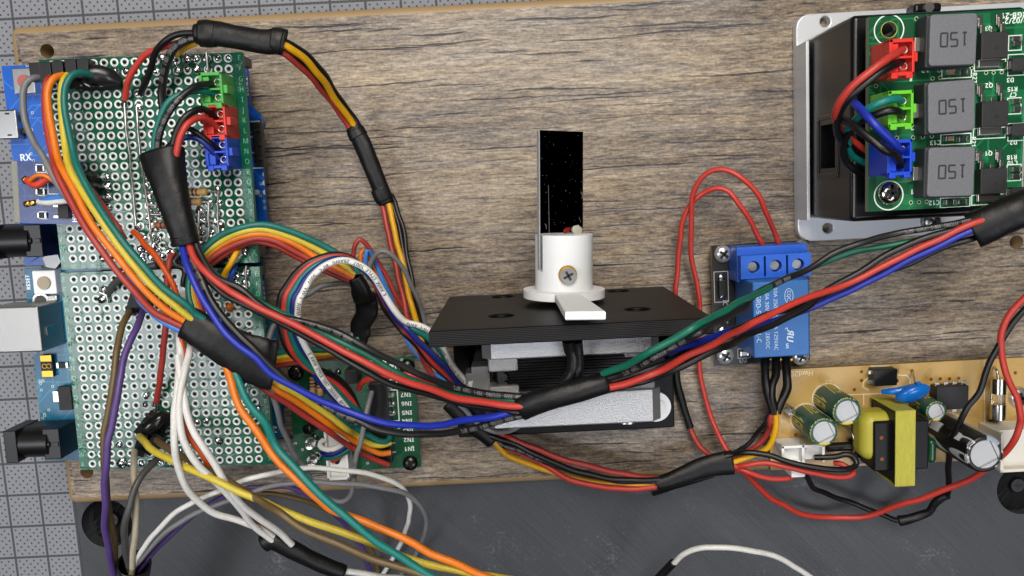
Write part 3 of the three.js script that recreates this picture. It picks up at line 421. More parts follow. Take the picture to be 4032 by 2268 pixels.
// ---------- mirror motor ----------
const MF = { p: [12.9, 0, 28.2], a: 0.049 };
{
  const lay = DULL(0x08080a, .5, { bumpMap: layerBump, bumpScale: .000035 });
  // printed bracket: upright plate, foot and pedestal
  const t = thing('motor_bracket', 'black 3D printed bracket with a thick plate standing above the motor', 'bracket', MF);
  const pl = new THREE.Shape(); const PW = 28.4; pl.moveTo(-PW - 1, 17); pl.lineTo(PW - 1, 17); pl.lineTo(PW - 1, 68); pl.lineTo(-PW - 1, 68); pl.closePath();
  for (const [x, y, r] of [[-15.2, 53, 3.1], [14.8, 53, 3.1], [-15.2, 21.6, 3.1], [14.8, 21.6, 3.1], [2.4, 63.6, 1.5]]) { const h = new THREE.Path(); h.absarc(x, y, r, 0, TAU, true); pl.holes.push(h); }
  const g = new THREE.ExtrudeGeometry(pl, { depth: 2.9, bevelEnabled: true, bevelSize: .25, bevelThickness: .25, bevelSegments: 1, curveSegments: 20 }); g.translate(0, 0, -1.45);
  { const p = g.attributes.position, uv = g.attributes.uv, n = g.attributes.normal; for (let i = 0; i < p.count; i++) uv.setXY(i, p.getX(i) / 2, Math.abs(n.getZ(i)) > .5 ? p.getY(i) / 60 : p.getZ(i) / 1.4); }
  part(t, 'plate', g, lay);
  for (const [x, y] of [[-15.2, 53], [14.8, 53], [-15.2, 21.6], [14.8, 21.6]]) screw(t, 'screw', [x, y, .6], 2.4, mat(0x2a2a2c, .3, .6)).rotation.x = -Math.PI / 2;
  const fa = [-15.5,5,70.71], fb = [46.11,5,67.13];
  const x0 = fa[0] - 12.9 - 2, x1 = fb[0] - 12.9 - 1.2, z1 = 41;
  part(t, 'foot', rb(x1 - x0, 5, z1 - 4, .5), lay, [(x0 + x1) / 2, 2.5, (z1 + 4) / 2]);
  part(t, 'pedestal', rb(38, 13.4, 21, .4), lay, [0, 11.6, 12.6]);
  for (const x of [-26, 27.5]) part(t, 'gusset', rb(4, 26, 14, .4), lay, [x, 18, 9]);
  const w = [41.04,8,60.97]; const d = part(t, 'washer', cyl(4.3, 1.6, 32), WHITEM, [w[0] - 12.9 - 1.7, 5.8, w[2] - 28.2 + 1.4]); part(d, 'screw_head', cyl(2.3, 1.2, 20), WHITEM, [0, 1.2, 0]);
  // motor
  const MM2 = { p: [12.5, 0, 28.2], a: .049 };
  const m = thing('stepper_motor', 'silver square stepper motor with black laminated middle lying behind the black sleeve', 'motor', MM2);
  const oct = (hw, c) => { const s = new THREE.Shape(); s.moveTo(-hw + c, -hw); s.lineTo(hw - c, -hw); s.lineTo(hw, -hw + c); s.lineTo(hw, hw - c); s.lineTo(hw - c, hw); s.lineTo(-hw + c, hw); s.lineTo(-hw, hw - c); s.lineTo(-hw, -hw + c); s.closePath(); return s; };
  const cast = mat(0xb2b3b4, .42, .85, { bumpMap: metalBump, bumpScale: .0001 });
  const capg = (z0, z1) => { const q = new THREE.ExtrudeGeometry(oct(19.1, 1.9), { depth: z1 - z0 - .6, bevelEnabled: true, bevelSize: .3, bevelThickness: .3, bevelSegments: 2 }); q.translate(0, 37.2, z0 + .3); const uv = q.attributes.uv; for (let i = 0; i < uv.count; i++) uv.setXY(i, uv.getX(i) / 16, uv.getY(i) / 16); return q; };
  const foot = (x, z0, z1) => at(rb(6.6, 5, z1 - z0, .5), x, 53.0, (z0 + z1) / 2);
  part(m, 'front_casting', merge(capg(1.8, 7.4), foot(-14.9, 6.9, 10.4), foot(14.9, 6.9, 8.6)), cast);
  part(m, 'rear_casting', merge(capg(15.6, 22.9), foot(-14.9, 13.6, 16), foot(14.9, 13.4, 16)), cast);
  for (let i = 0; i < 14; i++) { const q = new THREE.ExtrudeGeometry(oct(17.2 + (i % 3 ? 0 : .25), 3.6), { depth: .42, bevelEnabled: false }); q.translate(0, 37.2, 7.1 + i * .62); part(m, 'lamination', q, mat(0x0c0c0d, .3, .4)); }
  part(m, 'core', at(rb(33, 33, 10, .5), 0, 37.2, 11.5), BLACKM);
  for (const x of [-14.4, 14.4]) { const gs = []; for (let i = 0; i < 9; i++) gs.push(at(cyl(1.35, .42, 14, 1.1), x, 52.4, 8.6 + i * .62, Math.PI / 2)); part(m, 'threaded_rod', merge(...gs), STEEL); }
  part(m, 'screw_head', at(cyl(2.8, 1.6, 24), 12.5, 50, 23.6, Math.PI / 2), STEEL);
  const so = [-7,50,42.56]; part(m, 'wire_socket', merge(at(rb(5.6, 6, 5.5, .3), 0, 0, 0), at(rb(4, 6, 2, .3), .6, 0, -3.2)), mat(0x6e6f70, .5), [so[0] - 12.9 - 1, 47, so[2] - 28.2]);
  // holder and mirror
  const h = thing('mirror_holder', 'white printed cylinder clamp with round flange and pointer tab on the motor shaft', 'holder', { p: [12.5, 37.2, 28.2], a: .01 });
  const ev = new Evaluator(); let body = new Brush(at(cyl(6.85, 13.6, 48), 0, 0, -11.2, Math.PI / 2)); body.updateMatrixWorld();
  const slot = new Brush(new THREE.BoxGeometry(16, 1.6, 9.4)); slot.position.set(0, 0, -14.2); slot.rotation.z = -.58; slot.updateMatrixWorld();
  const cg = ev.evaluate(body, slot, SUBTRACTION).geometry; cg.clearGroups(); for (const k of Object.keys(cg.attributes)) if (!['position', 'normal', 'uv'].includes(k)) cg.deleteAttribute(k);
  part(h, 'body', cg, mat(0xd9dcde, .5, 0, { bumpMap: layerBump, bumpScale: .00003 }));
  part(h, 'flange', at(cyl(9.75, 1.9, 56), 0, 0, -4.0, Math.PI / 2), WHITEM);
  const tb = new THREE.Shape(); tb.moveTo(-2.6, 6); tb.lineTo(2.8, 6); tb.lineTo(5.6, 35); tb.lineTo(-1.9, 35); tb.closePath();
  const tg = new THREE.ExtrudeGeometry(tb, { depth: 1.3, bevelEnabled: true, bevelSize: .2, bevelThickness: .2, bevelSegments: 1 }); part(h, 'pointer_tab', tg, WHITEM, [0, 0, -4.7]);
  const ss = part(h, 'clamp_screw', merge(at(cyl(1.9, 1.0, 28), 0, 0, 0)), mat(0xa9a9a8, .32, 1), [.5, 7.5, -8.9]); part(ss, 'slot', merge(at(rb(2.4, .3, .6, .08), 0, .42, 0), at(rb(.6, .3, 2.4, .08), 0, .42, 0)), mat(0x55565a, .3, 1), [0, .06, 0], [0, .5, 0]);
  part(h, 'brass_insert', cyl(2.15, .9, 28), mat(0xb08a3e, .35, 1), [.4, 6.85, -9.1]);
  const rough = canvasTex(256, 512, (g2) => { g2.fillStyle = '#060606'; g2.fillRect(0, 0, 256, 512); for (let i = 0; i < 80; i++) { g2.fillStyle = '#ffffff'; g2.fillRect(rnd(0, 256), rnd(0, 512), rnd(.8, 2.2), rnd(.8, 2.2)); } g2.strokeStyle = '#bbbbbb'; g2.lineWidth = 1.4; for (let i = 0; i < 5; i++) { g2.beginPath(); let x = rnd(0, 256), y = rnd(0, 512); g2.moveTo(x, y); for (let k = 0; k < 4; k++) { x += rnd(-10, 10); y += rnd(2, 14); g2.lineTo(x, y); } g2.stroke(); } g2.beginPath(); g2.moveTo(48, 200); g2.lineTo(52, 380); g2.lineTo(62, 470); g2.stroke(); }, false);
  const mm = mat(0xd6d7d8, 1, 1, { roughnessMap: rough });
  const mi = thing('mirror', 'narrow dusty mirror strip slotted into the white cylinder clamp', 'mirror', { p: [12.5, 37.2, 28.2], a: .01 });
  const mg = new THREE.BoxGeometry(12.6, .9, 32); part(mi, 'glass', mg, mm, [-.7, 0, -26.1], [0, 0, -.58]);
  part(mi, 'left_edge', rb(.3, .95, 32, .1), mat(0xb9bcbd, .3, .6), [-.7 - 6.4 * Math.cos(.58), 6.4 * Math.sin(.58), -26.1], [0, 0, -.58]);
  part(mi, 'pale_reflection_blob', blobGeo(1.5, .25, .5), mat(0xb9b6a8, .4), [3.3, -1.85, -18.8], [0, 0, -.58]).scale.set(.95, .5, .9);  // pale blob modelled in place of the reflected band above the holder
  part(mi, 'red_reflection_blob', blobGeo(.8, .2, .4), mat(0x7a1f18, .3), [.8, -.35, -19], [0, .6, -.58]).scale.set(1.5, 1, .8);  // red-coloured blob standing in for a reddish reflection in the glass
}
// ---------- relay module ----------
{
  const F = {p:[70.29,5.00,31.49],a:0.0586,w:27.13,d:34.35}, w = F.w, d = F.d, t = thing('relay_module', 'black relay module with blue relay cube and blue three-way screw terminal', 'relay module', F);
  const tex = pcbTex(w, d, 24, '#0e0f12', (g) => { traces(g, w, d, 'rgba(60,62,70,.4)', 30); const q = [-5.42,0,16.06]; txt(g, 'D2', q[0], q[2], 1.9, 0, '#aeb2b4', 0); const e = [-10.17,0,-0.81]; txt(g, 'IC', e[0], e[2], 1.8, Math.PI / 2, '#aeb2b4', 0); g.strokeStyle = '#aeb2b4'; g.lineWidth = .2; for (const k of [[-11.13,0,-5.38,3.91,8.63],[-5.14,0,14.03,3.5,2.73]]) g.strokeRect(k[0] - k[3] / 2, k[2] - k[4] / 2, k[3], k[4]); });
  pcb(t, 'board', w, d, 1.6, [], tex, EDGE, .4);
  // terminal block: body, top plate with three wells and two grooves
  const T0 = [0.66,4,-12.14,19.04,9.53], TB = mat(0x1f5cc6, .4), bw = T0[3], bd = T0[4], tt = part(t, 'terminal_block', rb(bw, 8, bd, .3), TB, [T0[0], 4, T0[2]]);
  const tp = new THREE.Shape(); const hw = bw / 2 - .2, z0 = -bd / 2 + 2.1, z1 = bd / 2 - 1.2; tp.moveTo(-hw, -z1); tp.lineTo(hw, -z1); tp.lineTo(hw, -z0); tp.lineTo(-hw, -z0); tp.closePath();
  const xs = [-1, 0, 1].map((k) => k * bw * .31);
  for (const x of xs) { const hh = new THREE.Path(); hh.absarc(x, -(z0 + z1) / 2, 1.62, 0, TAU, true); tp.holes.push(hh); }
  for (const k of [-.5, .5]) { const hh = new THREE.Path(), x = k * bw * .31; hh.moveTo(x - .28, -z0 - .4); hh.lineTo(x - .28, -z1 + .4); hh.lineTo(x + .28, -z1 + .4); hh.lineTo(x + .28, -z0 - .4); hh.closePath(); tp.holes.push(hh); }
  const tg = new THREE.ExtrudeGeometry(tp, { depth: 3, bevelEnabled: false, curveSegments: 18 }); tg.rotateX(-Math.PI / 2); part(tt, 'top_plate', tg, TB, [0, 4, 0]);
  for (const x of xs) { const s = part(tt, 'terminal_screw', merge(at(cyl(1.25, 1.4, 18), 0, 0, 0)), mat(0xa9adb0, .3, 1), [x, 5, (z0 + z1) / 2]); }
  // relay cube
  const R = [-0.07,17,1.66,14.68,20.17], rw = R[3], rd = R[4];
  const rt = canvasTex(512, 640, (g, W, Hh) => {
    g.fillStyle = '#2a69ae'; g.fillRect(0, 0, W, Hh); g.fillStyle = '#cfdcea'; const v = (s, x, y, px, b) => { g.save(); g.translate(x, y); g.rotate(Math.PI / 2); g.font = (b ? 'bold ' : '') + px + 'px sans-serif'; g.textBaseline = 'middle'; g.fillText(s, 0, 0); g.restore(); };
    v('SRD-5VDC-SL-C', 34, 100, 62); v('10A 30VDC  10A 28VDC', 118, 60, 50); v('10A 250VAC 10A 125VAC', 200, 40, 50); v('c', 305, 396, 44, 1); v('us', 310, 535, 44, 1);
    g.save(); g.translate(340, 470); g.rotate(Math.PI / 2); g.transform(1, 0, -.25, 1, 0, 0); g.font = 'bold 88px sans-serif'; g.textAlign = 'center'; g.textBaseline = 'middle'; g.scale(-1, 1); g.fillText('R', 24, 0); g.scale(-1, 1); g.fillText('U', 30, 6); g.restore();
    g.strokeStyle = '#cfdcea'; g.lineWidth = 5; g.beginPath(); g.ellipse(330, 120, 40, 62, 0, 0, TAU); g.stroke(); v('CQC', 330, 74, 46);
    for (const [x, y] of [[440, 560], [268, 350]]) { g.strokeStyle = '#1f5796'; g.lineWidth = 4; g.beginPath(); g.arc(x, y, 34, 0, TAU); g.stroke(); }
  });
  const rm = mat(0x2a69ae, .4), cu = part(t, 'relay_cube', rb(rw, 16.6, rd, .5, 2), rm, [R[0], 8.5, R[2]]);
  const pg = new THREE.PlaneGeometry(rw - .9, rd - .9); pg.rotateX(-Math.PI / 2); part(cu, 'printed_top', pg, mat(0xffffff, .4, 0, { map: rt }), [0, 8.33, 0]);
  const sm = mat(0xc9cccf, .25, .7), SC = [[-10.58,1,-14.67],[11.08,1,-14.77],[-10.66,1,14.28],[10.55,1,15.74]]; SC.forEach((q) => { screw(t, 'screw', [q[0], .7, q[2]], 2.45, sm); });
  const K = [[-11.09,0,-7.88],[-11.22,0,-2.79],[-11.22,0,6.92],[-10.69,0,4.45],[-5.22,0,14.02]];
  part(t, 'diode', rb(2, 1.6, 4.2, .15), BLACKP, [(K[0][0] + K[1][0]) / 2, .8, (K[0][2] + K[1][2]) / 2]); for (const q of K.slice(0, 3)) blob(t, [q[0], .2, q[2]], .95);
  smd(t, 'resistor_chip', K[3][0], 0, K[3][2], 2.2, 1.3, .6, CHIP); smd(t, 'led', K[4][0], 0, K[4][2], 2.4, 1.3, .7, WHITEM);
  for (const q of [[0.87,0,16.11],[3.65,0,16.28],[6.58,0,16.45]]) part(t, 'header_pin', rb(.65, 6, .65, .1), GOLD, [q[0], 2, q[2] - 1]);
  for (const q of SC) part(t, 'standoff', cyl(2, 3.4, 14), WHITEP, [q[0], -3.3, q[2]]);
}
// ---------- tan power supply board ----------
{
  const F = {p:[110.02,6.00,63.37],a:0.0526,w:72.52,d:29.46}, w = F.w, d = F.d, t = thing('power_supply_board', 'tan power supply board with yellow transformer, capacitors and glass fuse', 'power supply', F);
  const L = (g, list) => list.forEach((p) => ln(g, p.map((q) => [q[0], q[2]]), '#d9cfb6', .3));
  const tex = pcbTex(w, d, 22, '#b39458', (g) => {
    const q = [-27.24,0,-13.42]; txt(g, 'Hwd202', q[0] - .4, q[2], 2.1, Math.PI, '#d9cfb6', 0); const e = [24.78,0,7.36]; txt(g, 'IN', e[0], e[2], 2.1, Math.PI / 2, '#d9cfb6', 0); const f = [-19.55,0,-10.59]; txt(g, 'C3', f[0], f[2], 1.5, Math.PI, '#d9cfb6', 0); const h = [-32.3,0,0.31]; txt(g, 'D3', h[0], h[2], 1.4, Math.PI, '#d9cfb6', 0);
    L(g, [[[24.58,0,-14.6],[25.15,0,4.96],[36.35,0,5.25]],[[-15.5,0,-6.49],[-3.2,0,-6.34]],[[-9.51,0,-6.28],[-9.47,0,-3.17]],[[-7.57,0,-14.49],[-2.28,0,-14.31]],[[26.64,0,5.14],[26.79,0,8.05]],[[0.18,0,-11.47],[2.67,0,-11.24],[3.71,0,-10.09],[3.64,0,-8.79]],[[-7.53,0,-11.58],[-9.51,0,-10.08],[-9.79,0,-8.59],[-8.14,0,-7.51]]]);
    g.strokeStyle = '#d9cfb6'; g.lineWidth = .3; for (const [q, r] of [[[-19.86,0,-5.9], 4.2], [[-26.09,0,-0.32], 4.2], [[14.02,0,5.51], 5.4]]) { g.beginPath(); g.arc(q[0], q[2], r, 0, TAU); g.stroke(); }
    for (const q of [[-10.14,0,-13],[-10.13,0,-10.47],[4.18,0,-12.56],[-12.13,0,-7.88],[9.61,0,-9.75],[12.23,0,-9.77],[14.85,0,-9.63],[17.47,0,-9.65],[26.86,0,3.42],[33.46,0,-10.39],[-28.92,0,4.51]]) { g.fillStyle = '#8f5d22'; g.beginPath(); g.arc(q[0], q[2], .55, 0, TAU); g.fill(); g.fillStyle = '#4a2c0c'; g.beginPath(); g.arc(q[0], q[2], .3, 0, TAU); g.fill(); }
    for (let i = 0; i < 26; i++) { g.fillStyle = 'rgba(150,112,52,.25)'; g.beginPath(); g.ellipse(rnd(-w / 2, w / 2), rnd(-d / 2, d / 2), rnd(1, 6), rnd(1, 3), rnd(0, 3), 0, TAU); g.fill(); }
  });
  pcb(t, 'board', w, d, 1.5, [], tex, mat(0x8d6d38, .7), .35);
  const capTex = (base, ink, words) => canvasTex(512, 256, (g) => { g.fillStyle = base; g.fillRect(0, 0, 512, 256); g.fillStyle = ink; words(g); });
  function ecap(pos, r, hgt, bodyMap, rim, label) {
    const pr = [[0, 0], [r * .93, 0], [r, .4], [r, hgt - .9], [r * .96, hgt - .3], [r * .88, hgt], [r * .76, hgt], [r * .74, hgt - .12]].map((q) => new THREE.Vector2(...q));
    const o = part(t, 'capacitor', new THREE.LatheGeometry(pr, 36), mat(0xffffff, .4, 0, { map: bodyMap }), [pos[0], 0, pos[2]], [0, 2.2, 0]); if (label) o.userData.label = label;
    const q = []; for (let i = 0; i < 4; i++) q.push(new THREE.Shape()); const gs = q.map((s, i) => { const a0 = i * Math.PI / 2 + .06, a1 = (i + 1) * Math.PI / 2 - .06; s.moveTo(.05 * r * Math.cos((a0 + a1) / 2), .05 * r * Math.sin((a0 + a1) / 2)); s.absarc(0, 0, r * .73, a0, a1, false); s.closePath(); const g = new THREE.ExtrudeGeometry(s, { depth: .1, bevelEnabled: true, bevelSize: .06, bevelThickness: .06, bevelSegments: 1 }); g.rotateX(-Math.PI / 2); return g; });
    part(o, 'vent_top', merge(...gs, at(cyl(r * .74, .1, 28), 0, -.4, 0)), mat(0xb4b6b8, .5, .35), [0, hgt - .16, 0], [0, .6, 0]); return o;
  }
  const teal = capTex('#0c4a45', '#c2b347', (g) => { g.font = 'bold 44px sans-serif'; for (let i = 0; i < 4; i++) { g.fillText('470uF', 20 + i * 130, 110); g.fillText('16V', 30 + i * 130, 190); } g.fillRect(300, 0, 70, 256); for (let i = 0; i < 10; i++) g.fillRect(10 + i * 52, 6, 22, 24); });
  ecap([-19.87,0,-5.74], 4.0, 13.4, teal, 0, 'dark green capacitor with yellow print'); ecap([-26.09,0,-0.32], 4.0, 13.4, teal, 0, 'dark green capacitor with yellow print near the white socket'); ecap([6.14,0,-3.26], 2.9, 9.5, teal);
  const blk = capTex('#111214', '#c9cbcc', (g) => { g.font = 'bold 62px sans-serif'; for (let i = 0; i < 2; i++) { g.save(); g.translate(200 + i * 256, 60); g.rotate(Math.PI / 2); g.fillText('400V', 0, 0); g.fillText('22uF', 0, 70); g.restore(); } g.fillStyle = '#8d99aa'; g.fillRect(0, 0, 70, 256); });
  ecap([13.56,0,5.8], 5.1, 19.5, blk, 0, 'tall black capacitor marked 400V');
  // transformer
  const cR = [-5.01,13,4.67,14.78,13.85], tr = part(t, 'transformer', rb(cR[3], 9, cR[4], .5), DULL(0x0a0a0b, .4), [cR[0], 8.5, cR[2]]);
  const st = [-5.37,15.5,4.54,5.36,20.65], yel = mat(0xc0ba46, .5, 0, { map: scuffTex, bumpMap: metalBump, bumpScale: .00012 });
  part(tr, 'tape_strap', merge(at(rb(st[3], .4, st[4], .15), 0, 7, 0), at(rb(st[3], 14.6, .4, .15), 0, -.1, -st[4] / 2), at(rb(st[3], 14.6, .4, .15), 0, -.1, st[4] / 2)), yel, [st[0] - cR[0], 0, st[2] - cR[2]]);
  part(tr, 'core', rb(st[3] - .4, 13.6, st[4] - 1, .3), mat(0x141414, .5), [st[0] - cR[0], 0, st[2] - cR[2]]);
  const wi = [-10.18,11,2.6,9.69,13.69]; part(tr, 'winding', rb(wi[3], 9, wi[4], 3.2, 4), mat(0xa9a137, .45), [wi[0] - cR[0], -.9, wi[2] - cR[2]]);
  part(tr, 'bobbin_foot', rb(cR[3] + 2, 3, cR[4] + 1.5, .3), mat(0x0e0e0f, .35), [0, -6.6, .5]);
  for (const q of [[-10.59,12,2.09],[-10.41,12,8.06]]) part(tr, 'copper_pin', cyl(.55, 1, 12), mat(0x7d4c2e, .5, .8), [q[0] - cR[0], 4.15, q[2] - cR[2]]);
  // blue disc capacitor, leaning
  const dg = new THREE.SphereGeometry(1, 26, 16); dg.scale(4.8, 3.7, 1.9); const dk = [-0.73,10,-8.82]; const tail = [[-0.32,10,-9.7],[-4.13,9.5,-9.5],[-6.34,8.5,-9.31],[-7.57,7,-8.88]];
  part(t, 'disc_capacitor', merge(at(dg, dk[0], dk[1], dk[2], -.75, .25, 0), sweep(tail, [1.9, 1.4, .9, .65], [1.5, 1.1, .8, .6], { m: 14 }), sweep([[0.03,11,-10.58],[-0.08,12,-12.29]], [1.1, .6])), mat(0x0f63b8, .25)); part(t, 'lead', sweep([[0.47,9,-11.26],[2.11,5,-11.97],[4.33,0,-12.36]], .3), TIN);
  const op = [-5.16,4,-11.97,6.47,4.68]; const oc = topbox(t, 'optocoupler', op, 3.6, BLACKP, .2); for (const z of [-1, 1]) for (const s of [-1, 1]) part(oc, 'lead', rb(1.2, .4, 1.1, .1), TIN, [s * (op[3] / 2 + .4), .3, z * op[4] * .3]);
  const ip = [13.33,4.5,-5.31,8.9,6.7]; const ic = topbox(t, 'controller_chip', ip, 3.6, CHIP, .25); for (let i = 0; i < 4; i++) for (const s of [-1, 1]) part(ic, 'lead', rb(1.3, .4, 1.2, .12), TIN, [(i - 1.5) * 2.54 * ip[3] / 9.2, .4, s * (ip[4] / 2 + .5)]);
  const fp = [26.27,4,-4.4], fz = [26.36,4,-4.38,3.93,11.64]; const fu = part(t, 'fuse', cyl(fz[3] / 2 - .1, fz[4] * .96, 24), CLEAR, [fp[0], 4, fp[2]], [Math.PI / 2, 0, 0]);
  for (const s of [-1, 1]) part(fu, 'end_cap', cyl(fz[3] / 2, fz[4] * .37, 24), mat(0xc8c5bd, .22, 1), [0, s * fz[4] * .315, 0]); part(fu, 'filament', cyl(.12, fz[4] * .4, 6), TIN);
  part(t, 'lead', sweep([[26.23,4,-9.9],[25.66,4,-12.34],[27.26,0.2,-12.35]], .35), TIN); part(t, 'lead', sweep([[26.35,4,1.12],[27.17,3,2.66],[27.24,0.2,3.37]], .35), TIN);
  const wc = [-29.35,7,7.81,12.06,5.18]; const ws = topbox(t, 'output_socket', [wc[0], wc[1] - 2.4, wc[2], wc[3], wc[4]], 4.6, WHITEP, .3); part(ws, 'wall', merge(at(rb(wc[3], 3, .8, .15), 0, 3.2, -wc[4] / 2 + .4), at(rb(.8, 3, wc[4], .15), -wc[3] / 2 + .4, 3.2, 0), at(rb(.8, 3, wc[4], .15), wc[3] / 2 - .4, 3.2, 0), at(rb(.8, 3, wc[4], .15), 0, 3.2, 0)), WHITEP);
  const wp = [-30.39,6,12.45,3.93,4.96]; topbox(t, 'output_plug', wp, 6, WHITEP, .3); const wr = [29.34,8,9.08,12.01,11.23]; const wi2 = topbox(t, 'input_socket', wr, 8, mat(0xcfccc2, .45), .3); part(wi2, 'wall', merge(at(rb(.9, 3, wr[4], .15), -wr[3] / 2 + .45, 5, 0), at(rb(wr[3], 3, .9, .15), 0, 5, wr[4] / 2 - .45)), mat(0xcfccc2, .45));
  const q = [34.42,0,-3.36]; screw(t, 'screw', [q[0], .5, q[2]], 2.9, mat(0xd0d1d2, .25, .8)); const l = [-31.49,0,-3.49]; const le = part(t, 'led', merge(at(cyl(1.4, 3, 18), 0, 1.5, 0), at(new THREE.SphereGeometry(1.4, 18, 8, 0, TAU, 0, 1.57), 0, 3, 0)), CLEAR, [l[0], 0, l[2]]); part(le, 'cup', cyl(.7, .6, 10), STEEL, [0, 1.4, 0]);
  const gf = [7.29,6,9.46,2.71,7.23]; topbox(t, 'film_resistor', gf, 4, mat(0x0e3d22, .25), 1.6);
  const dd = [-17.98,4,7.54,6.43,2.41]; part(t, 'diode', at(cyl(1.3, dd[3], 18), 0, 0, 0, 0, 0, Math.PI / 2), BLACKP, [dd[0], 3.2, dd[2]]); part(t, 'lead', sweep([[-17.01,2,1.14],[-15.37,4,2.43],[-14.71,6,4.97],[-13.21,3,8.85],[-12.83,0.2,11.17]], .45), STEEL);
  for (const [sx, sz] of [[-.46, -.42], [.46, -.42], [.3, -.1], [-.46, .3]]) part(t, 'standoff', cyl(2, 4.5, 12), WHITEP, [sx * w, -3.75, sz * d]);
}
// ---------- laser module ----------
{
  const B = {p:[110.41,3.00,-18.38],a:0.0542,w:62.37,d:61.27}, b = thing('mounting_plate', 'white brushed aluminium mounting plate under the black laser housing', 'bracket', B);
  const al = mat(0xcfd3d8, .36, .35), w = B.w, d = B.d, s = new THREE.Shape(), c = 4; s.moveTo(-w / 2 + c, -d / 2); s.lineTo(w / 2, -d / 2); s.lineTo(w / 2, d / 2); s.lineTo(-w / 2 + c, d / 2); s.quadraticCurveTo(-w / 2, d / 2, -w / 2, d / 2 - c); s.lineTo(-w / 2, -d / 2 + c); s.quadraticCurveTo(-w / 2, -d / 2, -w / 2 + c, -d / 2);
  for (const q of [[-23.57,0,-28.68],[-23.08,0,27.52]]) { const h = new THREE.Path(); h.absarc(q[0], -q[2], 1.75, 0, TAU, true); s.holes.push(h); }
  const g = new THREE.ExtrudeGeometry(s, { depth: 2.2, bevelEnabled: true, bevelSize: .35, bevelThickness: .35, bevelSegments: 2, curveSegments: 16 }); g.rotateX(-Math.PI / 2); g.translate(0, -2.55, 0); part(b, 'plate', g, al);
  part(b, 'flange', rb(.9, 8, d - 14, .2), al, [-31.12 - .2, 3.6, 1]);
  const sq = [5.63,1,27.36]; screw(b, 'screw', [sq[0], .9, sq[2]], 2.6, STEEL);
  // housing
  const X = {p:[100.47,35.00,-17.62],a:0.0501,w:40.59,d:48.08}, h = thing('laser_housing', 'glossy black laser housing box at the upper right', 'housing', X), hw = X.w, hd = X.d, bl = mat(0x0b0b0c, .3);
  const vs = [-21.64,-11,0.15], ev2 = new Evaluator(); let hb = new Brush(new RoundedBoxGeometry(hw, 32, hd, 3, 1.3)); hb.updateMatrixWorld();
  const vc = new Brush(new THREE.BoxGeometry(9, 9, 11)); vc.position.set(-hw / 2, 2, vs[2] + 5.2); vc.updateMatrixWorld();
  const hg = ev2.evaluate(hb, vc, SUBTRACTION).geometry; hg.clearGroups(); for (const k of Object.keys(hg.attributes)) if (!['position', 'normal', 'uv'].includes(k)) hg.deleteAttribute(k);
  part(h, 'body', hg, bl, [0, -16, 0]);
  part(h, 'vent_frame', merge(at(rb(.5, 13, 1.2, .2), 0, 0, -7.4), at(rb(.5, 13, 1.2, .2), 0, 0, 7.4), at(rb(.5, 1.2, 14, .2), 0, -6.2, 0), at(rb(.5, 1.2, 14, .2), 0, 6.2, 0)), bl, [-hw / 2 - .1, -14, vs[2] + 5.2]);
  const tb = [5.33,-15,-27.76,6.97,2.45]; const ta = topbox(h, 'lug', tb, 5, bl, .8); part(ta, 'lug_screw', cyl(1.2, .8, 16), STEEL, [0, 2.6, 0]);
  const nu = [-18.02,2,17.28]; part(h, 'post', cyl(2.6, 6, 20), bl, [nu[0] + 6, 2.8, nu[2] - 1]); part(h, 'post', cyl(2.6, 6, 20), bl, [nu[0] + 6, 2.8, nu[2] - 34]);
  // driver board on top
  const F = {p:[99.11,41.00,-17.95],a:0.0520,w:35.42,d:43.68}, w2 = F.w, d2 = F.d, t = thing('laser_driver_board', 'green laser driver board with three grey inductors marked 150 and coloured plugs', 'circuit board', F);
  const tx = (g, s, q, z, r = Math.PI) => txt(g, s, q[0], q[2], z, r, '#dfe8df', 1), rc = (g, q) => { g.strokeStyle = '#dfe8df'; g.lineWidth = .22; g.strokeRect(q[0] - q[3] / 2, q[2] - q[4] / 2, q[3], q[4]); };
  const tex = pcbTex(w2, d2, 34, '#0c4a2c', (g) => {
    g.fillStyle = 'rgba(40,130,80,.45)'; for (let i = 0; i < 30; i++) g.fillRect(rnd(-w2 / 2, w2 / 2), rnd(-d2 / 2, d2 / 2), rnd(2, 8), rnd(1, 6)); traces(g, w2, d2, 'rgba(35,120,75,.8)', 50);
    for (const [s, q, z] of [['L3', [-4.96,0,-9.52], 1.6], ['L2', [-7.27,0,3.13], 1.6], ['L1', [-7.09,0,17.77], 1.6], ['C13', [-2.37,0,6.82], 1.5], ['C12', [-2.41,0,20.51], 1.5], ['Q3', [9.22,0,-17.93], 1.3], ['Q2', [9.64,0,-5.39], 1.4], ['Q1', [9.88,0,9.87], 1.4], ['D3', [14.42,0,-6.35], 1.4], ['D2', [15.54,0,7.65], 1.4], ['R15', [14.96,0,-4.27], 1.4], ['C7', [15.12,0,-3.05], 1.4], ['R18', [15.26,0,11.06], 1.4], ['C10', [15.42,0,12.3], 1.4], ['R/02/21', [14.91,0,-19.34], 1.7], ['RGB-21', [14.88,0,-20.52], 1.7], ['8', [-8.14,0,-7.76], 1.4], ['5', [-8.13,0,14.85], 1.4]]) tx(g, s, q, z);
    tx(g, 'R21', [6.33,0,7.1], 1.4, Math.PI / 2); tx(g, 'R27', [6.27,0,-7.25], 1.4, Math.PI / 2);
    for (const q of [[2.19,0,-8.54,6.68,2.27],[2.28,0,6.28,6.88,2.32],[2.39,0,20.7,6.87,2.23],[9.72,0,-9.84,7.06,2.29],[9.89,0,5.33,7.25,2.33],[9.95,0,20.46,7.45,2.27],[15.63,0,-9.59,3.72,4.63],[16.05,0,5.41,3.73,3.87],[15.23,0,-14.45,2.91,3.24],[15.44,0,-0.49,3.06,3.56],[15.8,0,14.6,3.22,3.64]]) rc(g, q);
